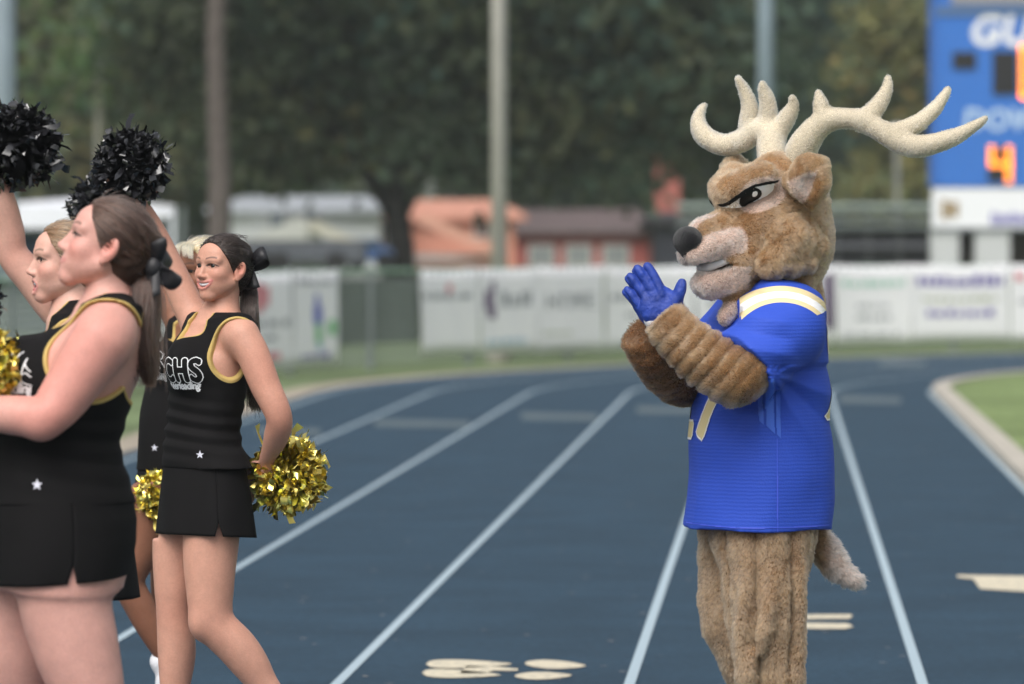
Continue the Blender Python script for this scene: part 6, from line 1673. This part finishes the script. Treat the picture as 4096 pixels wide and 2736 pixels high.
# ---------------------------------------------------------------- nearest cheerleader (A)
def cheer_A():
    g = Fig(1756, 300); q = 1756 / 1600; aloc = ((300 - 2048) / 1600, FPX * 4 / 1600, CAM_H * (1 - q)); P = empty('person', aloc); P.scale = (q, q, q)
    tag(P, 'nearest cheerleader with brown ponytail and chin raised, gold pompom in front of her', 'person', 'cheerleaders in black and gold')
    p = g.p; yaw = math.radians(8)
    h = Head(p('4', 690, 1040), frame(5, 20), 1.0, 'closed'); nb = p('4', 735, 1470, 0.0); h.nb = nb; h.nr = 0.052
    tr = T_rings(g, [('6', 50, 330, 560, 0.13), ('6', 110, 230, 580, 0.18), ('6', 200, 110, 586, 0.185), ('6', 300, 45, 580, 0.18), ('6', 400, 20, 532, 0.172), ('6', 500, -10, 498, 0.165), ('6', 600, -40, 470, 0.165), ('6', 720, -60, 508, 0.180), ('6', 850, -70, 548, 0.198), ('6', 950, -72, 552, 0.202), ('6', 1080, -60, 532, 0.20), ('6', 1180, -20, 500, 0.19)], yaw)
    def torso(f):
        f.loft(tr, yaw, 0.02)
        f.ell(p('6', 90, 300, -0.075), (0.075, 0.075, 0.075), None, 0.06); f.ell(p('6', 90, 300, 0.075), (0.075, 0.075, 0.075), None, 0.06)
        f.cone(p('6', 440, 62, 0.0), p('6', 465, 125, -0.16), 0.050, 0.060, 0.05); f.cone(p('6', 430, 62, 0.0), p('6', 440, 125, 0.16), 0.050, 0.060, 0.05)
    f = Field(); torso(f); f.cone(h.T(-0.022, 0, -0.045), nb, 0.0505 * h.hs, 0.052, 0.035)
    sh, el = p('6', 440, 165, -0.19), p('6', 222, 462, -0.235)
    f.chain([(sh, 0.068), (p('6', 360, 280, -0.20), 0.064), (p('6', 285, 395, -0.215), 0.057), (el, 0.047), (p('6', 120, 462, -0.215), 0.046), (p('6', -20, 448, -0.19), 0.039), (p('6', -150, 420, -0.16), 0.027)], 0.03)
    f.ball(p('6', 205, 500, -0.235), 0.030, 0.03)
    hand(f, p('6', -150, 420, -0.16), (-0.6, 0, 0.7), (0.6, 0.3, 0.5))
    f.chain([(p('6', 400, 160, 0.19), 0.07), (p('6', 200, 420, 0.25), 0.055), (p('6', 0, 330, 0.26), 0.045), (p('6', -190, 180, 0.2), 0.027)], 0.03)
    hand(f, p('6', -190, 180, 0.2), (-0.6, 0, 0.7), (0.6, -0.3, 0.5))
    f.chain([(p('6', 285, 1060, -0.08), 0.115), (p('6', 278, 1220, -0.085), 0.106), (p('6', 320, 1400, -0.09), 0.098), (p('6', 368, 1560, -0.095), 0.084), (p('6', 395, 1680, -0.10), 0.072), (p('6', 470, 1900, -0.10), 0.066), (p('6', 540, 2256, -0.10), 0.038)], 0.03)
    f.chain([(p('6', 150, 1060, 0.08), 0.115), (p('6', 95, 1250, 0.085), 0.108), (p('6', 70, 1450, 0.09), 0.096), (p('6', 60, 1660, 0.10), 0.070), (p('6', 70, 1880, 0.1), 0.066), (p('6', 60, 2256, 0.10), 0.038)], 0.02)
    sk = T_rings(g, [('6', 815, -74, 546, 0.205), ('6', 900, -76, 560, 0.212), ('6', 1000, -74, 558, 0.215), ('6', 1090, -66, 542, 0.214), ('6', 1135, -60, 532, 0.212)], yaw)
    body_mesh(f, P, SK_A, under=(sk, yaw), head=h, brow=(0.10, 0.06, 0.045), blush=0.75, marks=[(el, 0.07, 0.75), (p('6', 300, 250, -0.28), 0.12, 0.45), (p('6', 370, 120, -0.25), 0.10, 0.35)], lip=(0.55, 0.22, 0.20))
    h.extras(P, (90, 80, 70))
    HC_ = srgb(66, 47, 39); tie = (-0.112, 0, -0.014)
    hair_cap(h, P, HC_, tie, 15, n=11000)
    tw = h.T(*tie)
    ponytail(P, [tw, p('4', 960, 1260, -0.02), p('4', 975, 1400, -0.03), p('4', 960, 1560, -0.04), p('4', 990, 1800, -0.05), p('4', 1000, 1960, -0.05)], [0.016, 0.03, 0.036, 0.038, 0.032, 0.014], srgb(56, 39, 32), 16, 3000)
    bow(P, tw + np.array([0.014, -0.035, 0.0]), [((0.038, -0.03, -0.028), (0.55, -0.5, -0.35), (0.022, -0.02, 0.022)), ((0.02, 0.08, 0.045), (0.35, 0.2, -0.6), (-0.01, 0.02, 0.012)), ((0.000, -0.02, 0.058), (0.6, -0.3, 0.3), (0.014, -0.01, -0.004))], [((-0.005, -0.03, -0.06), (0.6, -0.2, 0.25))], 0.082)
    hole_n = (p('6', 430, 200, -0.24), (0.132, 0.190, 0.125), frame(0)); hole_f = (p('6', 430, 200, 0.24), (0.132, 0.190, 0.125), frame(0))
    neckl = (p('6', 350, 20, 0.0), (0.085, 0.10, 0.085), frame(0))
    top, tb = cheer_top(P, torso, yaw, p('6', 0, 830)[2], p('6', 0, -30)[2], [hole_n, hole_f, (p('6', 610, 235, 0.0), (0.115, 0.16, 0.108), frame(0))], neckl, wz=p('6', 0, 600)[2], wr=0.004, wseed=4, grow=0.005)
    R = frame(35); chest_logo(top, tb, p('6', 62, 0, -0.13) * np.array([1, 1, 0]), R[:, 0], R[:, 1], p('6', 0, 345)[2], 0.066)
    star(top, tb, p('6', 181, 741), 0.013)
    skirt(P, sk, yaw, 97, p('6', 0, 1060)[2], 0.13, dip=-0.012, flute=0.002)
    shoe(P, p('6', 540, 2256, -0.10), (-1, 0, 0), 0.1); shoe(P, p('6', 60, 2256, 0.10), (-1, 0, 0))
    pompom(aloc, p('6', -62, 262, -0.14), 0.098, 'gold', 'gold foil pompom at the left edge in front of the nearest cheerleader', seed=31, n=900, scale=q)
    pompom(aloc, p('6', -205, 5, 0.18), 0.10, 'black', 'black foil pompom barely showing at the left edge at chest height', seed=32, n=500, scale=q)
cheer_A()

# ---------------------------------------------------------------- open mouthed cheerleader behind her (B)
def cheer_B():
    g = Fig(1484, 300); P = empty('person', g.loc)
    tag(P, 'fair haired cheerleader with open mouth and raised arm, half hidden by the nearest one', 'person', 'cheerleaders in black and gold')
    p = g.p; yaw = math.radians(14)
    h = Head(p('4', 424, 1150), frame(14, 4), 1.0, 'open'); nb = p('4', 480, 1530, 0.0); h.nb = nb; h.nr = 0.052
    c0 = p('4', 500, 1550)
    z = c0[2]; x = c0[0]
    tr = [(z, x, 0, 0.07, 0.11), (z - 0.05, x, 0, 0.09, 0.15), (z - 0.13, x - 0.005, 0, 0.105, 0.15), (z - 0.25, x, 0, 0.10, 0.14), (z - 0.38, x + 0.005, 0, 0.095, 0.13), (z - 0.50, x + 0.01, 0, 0.12, 0.165), (z - 0.62, x + 0.01, 0, 0.12, 0.165)]
    def torso(f):
        f.loft(tr, yaw, 0.02)
        for s_ in (-1, 1): f.ball((x - 0.07, 0.065 * s_ - 0.02, z - 0.13), 0.06, 0.05); f.cone((x, 0, z + 0.02), (x, 0.14 * s_, z - 0.04), 0.046, 0.046, 0.05)
    f = Field(); torso(f); f.cone(h.T(-0.022, 0, -0.045), nb, 0.0505 * h.hs, 0.052, 0.035)
    el = p('4', 55, 1110, 0.16)
    f.chain([(p('4', 440, 1560, 0.14), 0.05), (p('4', 330, 1440, 0.15), 0.052), (p('4', 190, 1270, 0.16), 0.049), (el, 0.043), (p('4', 30, 950, 0.15), 0.041), (p('4', 5, 780, 0.13), 0.034), (p('4', -10, 650, 0.12), 0.024)], 0.025)
    hand(f, p('4', -10, 650, 0.12), (0.1, 0, 1), (1, 0, 0))
    f.chain([(A3((x + 0.01, -0.15, z - 0.06)), 0.05), (A3((x + 0.06, -0.2, z - 0.32)), 0.04), (A3((x - 0.02, -0.18, z - 0.5)), 0.023)], 0.025); hand(f, (x - 0.02, -0.18, z - 0.5), (-0.5, 0, -1), (-1, 0, 0))
    for s_ in (-1, 1): f.chain([(A3((x, 0.075 * s_, z - 0.6)), 0.095), (A3((x - 0.02, 0.075 * s_, 0.46)), 0.06), (A3((x - 0.01, 0.075 * s_, 0.34)), 0.055), (A3((x, 0.075 * s_, 0.08)), 0.033)], 0.03)
    body_mesh(f, P, SK_B, head=h, brow=(0.16, 0.10, 0.07), blush=0.7, marks=[(el, 0.05, 0.4)], lip=(0.60, 0.24, 0.23))
    h.extras(P, (70, 60, 50))
    tie = (-0.118, 0, -0.02); HC_ = srgb(128, 98, 72)
    hair_cap(h, P, HC_, tie, 25, n=6000); tw = h.T(*tie)
    ponytail(P, [tw, tw + np.array([0.04, 0, -0.06]), tw + np.array([0.05, 0, -0.2]), tw + np.array([0.05, 0, -0.32])], [0.015, 0.03, 0.035, 0.02], HC_, 26, 1200)
    bow(P, tw + np.array([0.02, 0, 0.01]), [((0.05, -0.04, 0.04), (0.25, -0.4, -0.75), (-0.012, -0.02, 0.016)), ((0, 0.08, 0.04), (0.4, 0.3, -0.6), (-0.012, 0.02, 0.012))], [((0.022, -0.03, -0.06), (0.8, -0.2, 0.25))], 0.052)
    top, tb = cheer_top(P, torso, yaw, z - 0.52, z + 0.07, [((x + 0.01, s_ * 0.17, z - 0.09), (0.085, 0.09, 0.10), frame(14)) for s_ in (-1, 1)], ((x - 0.06, 0, z + 0.02), (0.08, 0.075, 0.08), frame(14)), wseed=7)
    R = frame(14); chest_logo(top, tb, (x - 0.02, 0, 0), R[:, 0], R[:, 1], z - 0.2)
    skirt(P, [(z - 0.48, x + 0.01, 0, 0.128, 0.172), (z - 0.6, x + 0.01, 0, 0.145, 0.185), (z - 0.74, x + 0.01, 0, 0.16, 0.20)], yaw, 90, z - 0.68, 0.1)
    for s_ in (-1, 1): shoe(P, (x, 0.075 * s_, 0.08), (-1, 0, 0))
    pompom(g.loc, p('4', 100, 352, 0.10), 0.116, 'black', 'black foil pompom held up at the left edge by the fair haired cheerleader', seed=41, n=1100)
cheer_B()

# ---------------------------------------------------------------- blonde cheerleader behind the smiling one (D)
def cheer_D():
    g = Fig(1220, 700); P = empty('person', g.loc)
    tag(P, 'pale blonde cheerleader mostly hidden behind the smiling one, one foot lifted', 'person', 'cheerleaders in black and gold')
    p = g.p; yaw = math.radians(38)
    h = Head(p('5', 566, 428), frame(40, -3), 1.0, 'closed'); nb = p('5', 560, 800, 0.02); h.nb = nb; h.nr = 0.052
    tr = T_rings(g, [('5', 830, 420, 660, 0.11), ('5', 900, 330, 720, 0.14), ('5', 1000, 268, 730, 0.145), ('5', 1180, 190, 690, 0.14), ('5', 1340, 150, 640, 0.13), ('5', 1500, 116, 600, 0.125), ('7', 230, 148, 500, 0.128), ('7', 380, 140, 520, 0.15), ('7', 500, 125, 530, 0.16), ('7', 600, 140, 520, 0.15)], yaw)
    def torso(f):
        f.loft(tr, yaw, 0.02)
        f.ell(p('5', 330, 1080, -0.08), (0.055, 0.058, 0.06), None, 0.05)
        f.cone(p('5', 560, 810, 0.02), p('5', 720, 880, -0.11), 0.046, 0.046, 0.05); f.cone(p('5', 550, 810, 0.02), p('5', 420, 850, 0.13), 0.046, 0.044, 0.05)
    f = Field(); torso(f); f.cone(h.T(-0.022, 0, -0.045), nb, 0.0505 * h.hs, 0.052, 0.035)
    wr = p('5', -150, 60, 0.18)
    f.chain([(p('5', 420, 860, 0.13), 0.048), (p('5', 330, 730, 0.15), 0.046), (p('5', 170, 500, 0.17), 0.040), (p('5', 20, 280, 0.18), 0.034), (wr, 0.023)], 0.025)
    hand(f, wr, (-0.5, 0, 0.9), (1, 0, 0.3))
    w2 = p('7', 350, 430, -0.15)
    f.chain([(p('5', 730, 900, -0.13), 0.048), (p('7', 560, 120, -0.17), 0.04), (w2, 0.023)], 0.025); hand(f, w2, p('7', 300, 480, -0.15) - w2, (0, -1, 0))
    kn, an = p('7', 100, 985, -0.06), p('7', 345, 1490, -0.02)
    f.chain([(p('7', 225, 560, -0.06), 0.086), (p('7', 180, 780, -0.06), 0.068), (kn, 0.052), (p('7', 165, 1150, -0.05), 0.050), (p('7', 240, 1300, -0.04), 0.042), (an, 0.029)], 0.03)
    k2 = p('7', 300, 1180, 0.07); a2 = p('7', 320, 1800, 0.07)
    f.chain([(p('7', 340, 560, 0.07), 0.09), (k2, 0.055), (p('7', 305, 1380, 0.07), 0.052), (a2, 0.031)], 0.03)
    sk = T_rings(g, [('7', 370, 136, 530, 0.155), ('7', 480, 112, 550, 0.168), ('7', 615, 102, 570, 0.18)], yaw)
    body_mesh(f, P, SK_D, under=(sk, yaw), head=h, brow=(0.03, 0.02, 0.016), blush=0.15, lip=(0.30, 0.11, 0.10))
    h.extras(P, (40, 26, 20))
    HC_ = srgb(228, 206, 164); tie = (-0.115, 0, 0.0)
    hair_cap(h, P, HC_, tie, 35, n=6000)
    # loose fringe over the temple
    rng = np.random.default_rng(3); n = 420; m_ = 8
    S = np.zeros((n, m_, 3))
    for i in range(n):
        y0 = rng.uniform(-0.035, 0.05); z0 = 0.098 - 0.2 * (y0 ** 2) * 20; dr = rng.uniform(0.015, 0.05)
        for j in range(m_):
            t = j / (m_ - 1); S[i, j] = h.T(0.062 + 0.030 * math.sin(t * 1.6) - 0.35 * y0 ** 2 * 8, y0 + 0.022 * t * (1 if y0 > 0 else 0.4) + rng.normal() * 0.0008, z0 - dr * t ** 1.3)
    strands('fringe', S, np.clip(np.array(HC_)[None] * (1 + rng.normal(size=(n, 1)) * 0.2), 0, 0.95), np.full(m_, 0.0005), hair_mat('hair_strands', 0.3), P)
    tw = h.T(*tie); ponytail(P, [tw, tw + np.array([0.03, 0, -0.08]), tw + np.array([0.03, 0, -0.25])], [0.015, 0.03, 0.02], HC_, 36, 900)
    hole_n = (p('5', 700, 1010, -0.17), (0.082, 0.13, 0.098), frame(38)); hole_f = (p('5', 405, 985, 0.17), (0.072, 0.115, 0.085), frame(38))
    top, tb = cheer_top(P, torso, yaw, p('7', 0, 390)[2], p('5', 0, 745)[2], [hole_n, hole_f], (p('5', 480, 850, -0.07), (0.070, 0.076, 0.062), frame(38)), wseed=9, wz=p('7', 0, 180)[2])
    R = frame(38); chest_logo(top, tb, (p('5', 440, 1200)[0], 0, 0), R[:, 0], R[:, 1], p('5', 0, 1190)[2])
    star(top, tb, p('7', 243, 258), 0.013)
    skirt(P, sk, yaw, 62, p('7', 0, 560)[2], 0.12)
    shoe(P, an, (0.25, 0, -0.2), 0.9); shoe(P, a2, (-1, -0.15, 0))
    pompom(g.loc, p('4', 640, 772, 0.16), 0.105, 'black', 'black foil pompom behind the head of the nearest cheerleader, lowest of the black ones', seed=51, n=1000)
    pompom(g.loc, p('7', 285, 505, -0.13), 0.082, 'gold', 'gold foil pompom peeking from behind the skirt of the smiling cheerleader', seed=52, n=800)
cheer_D()
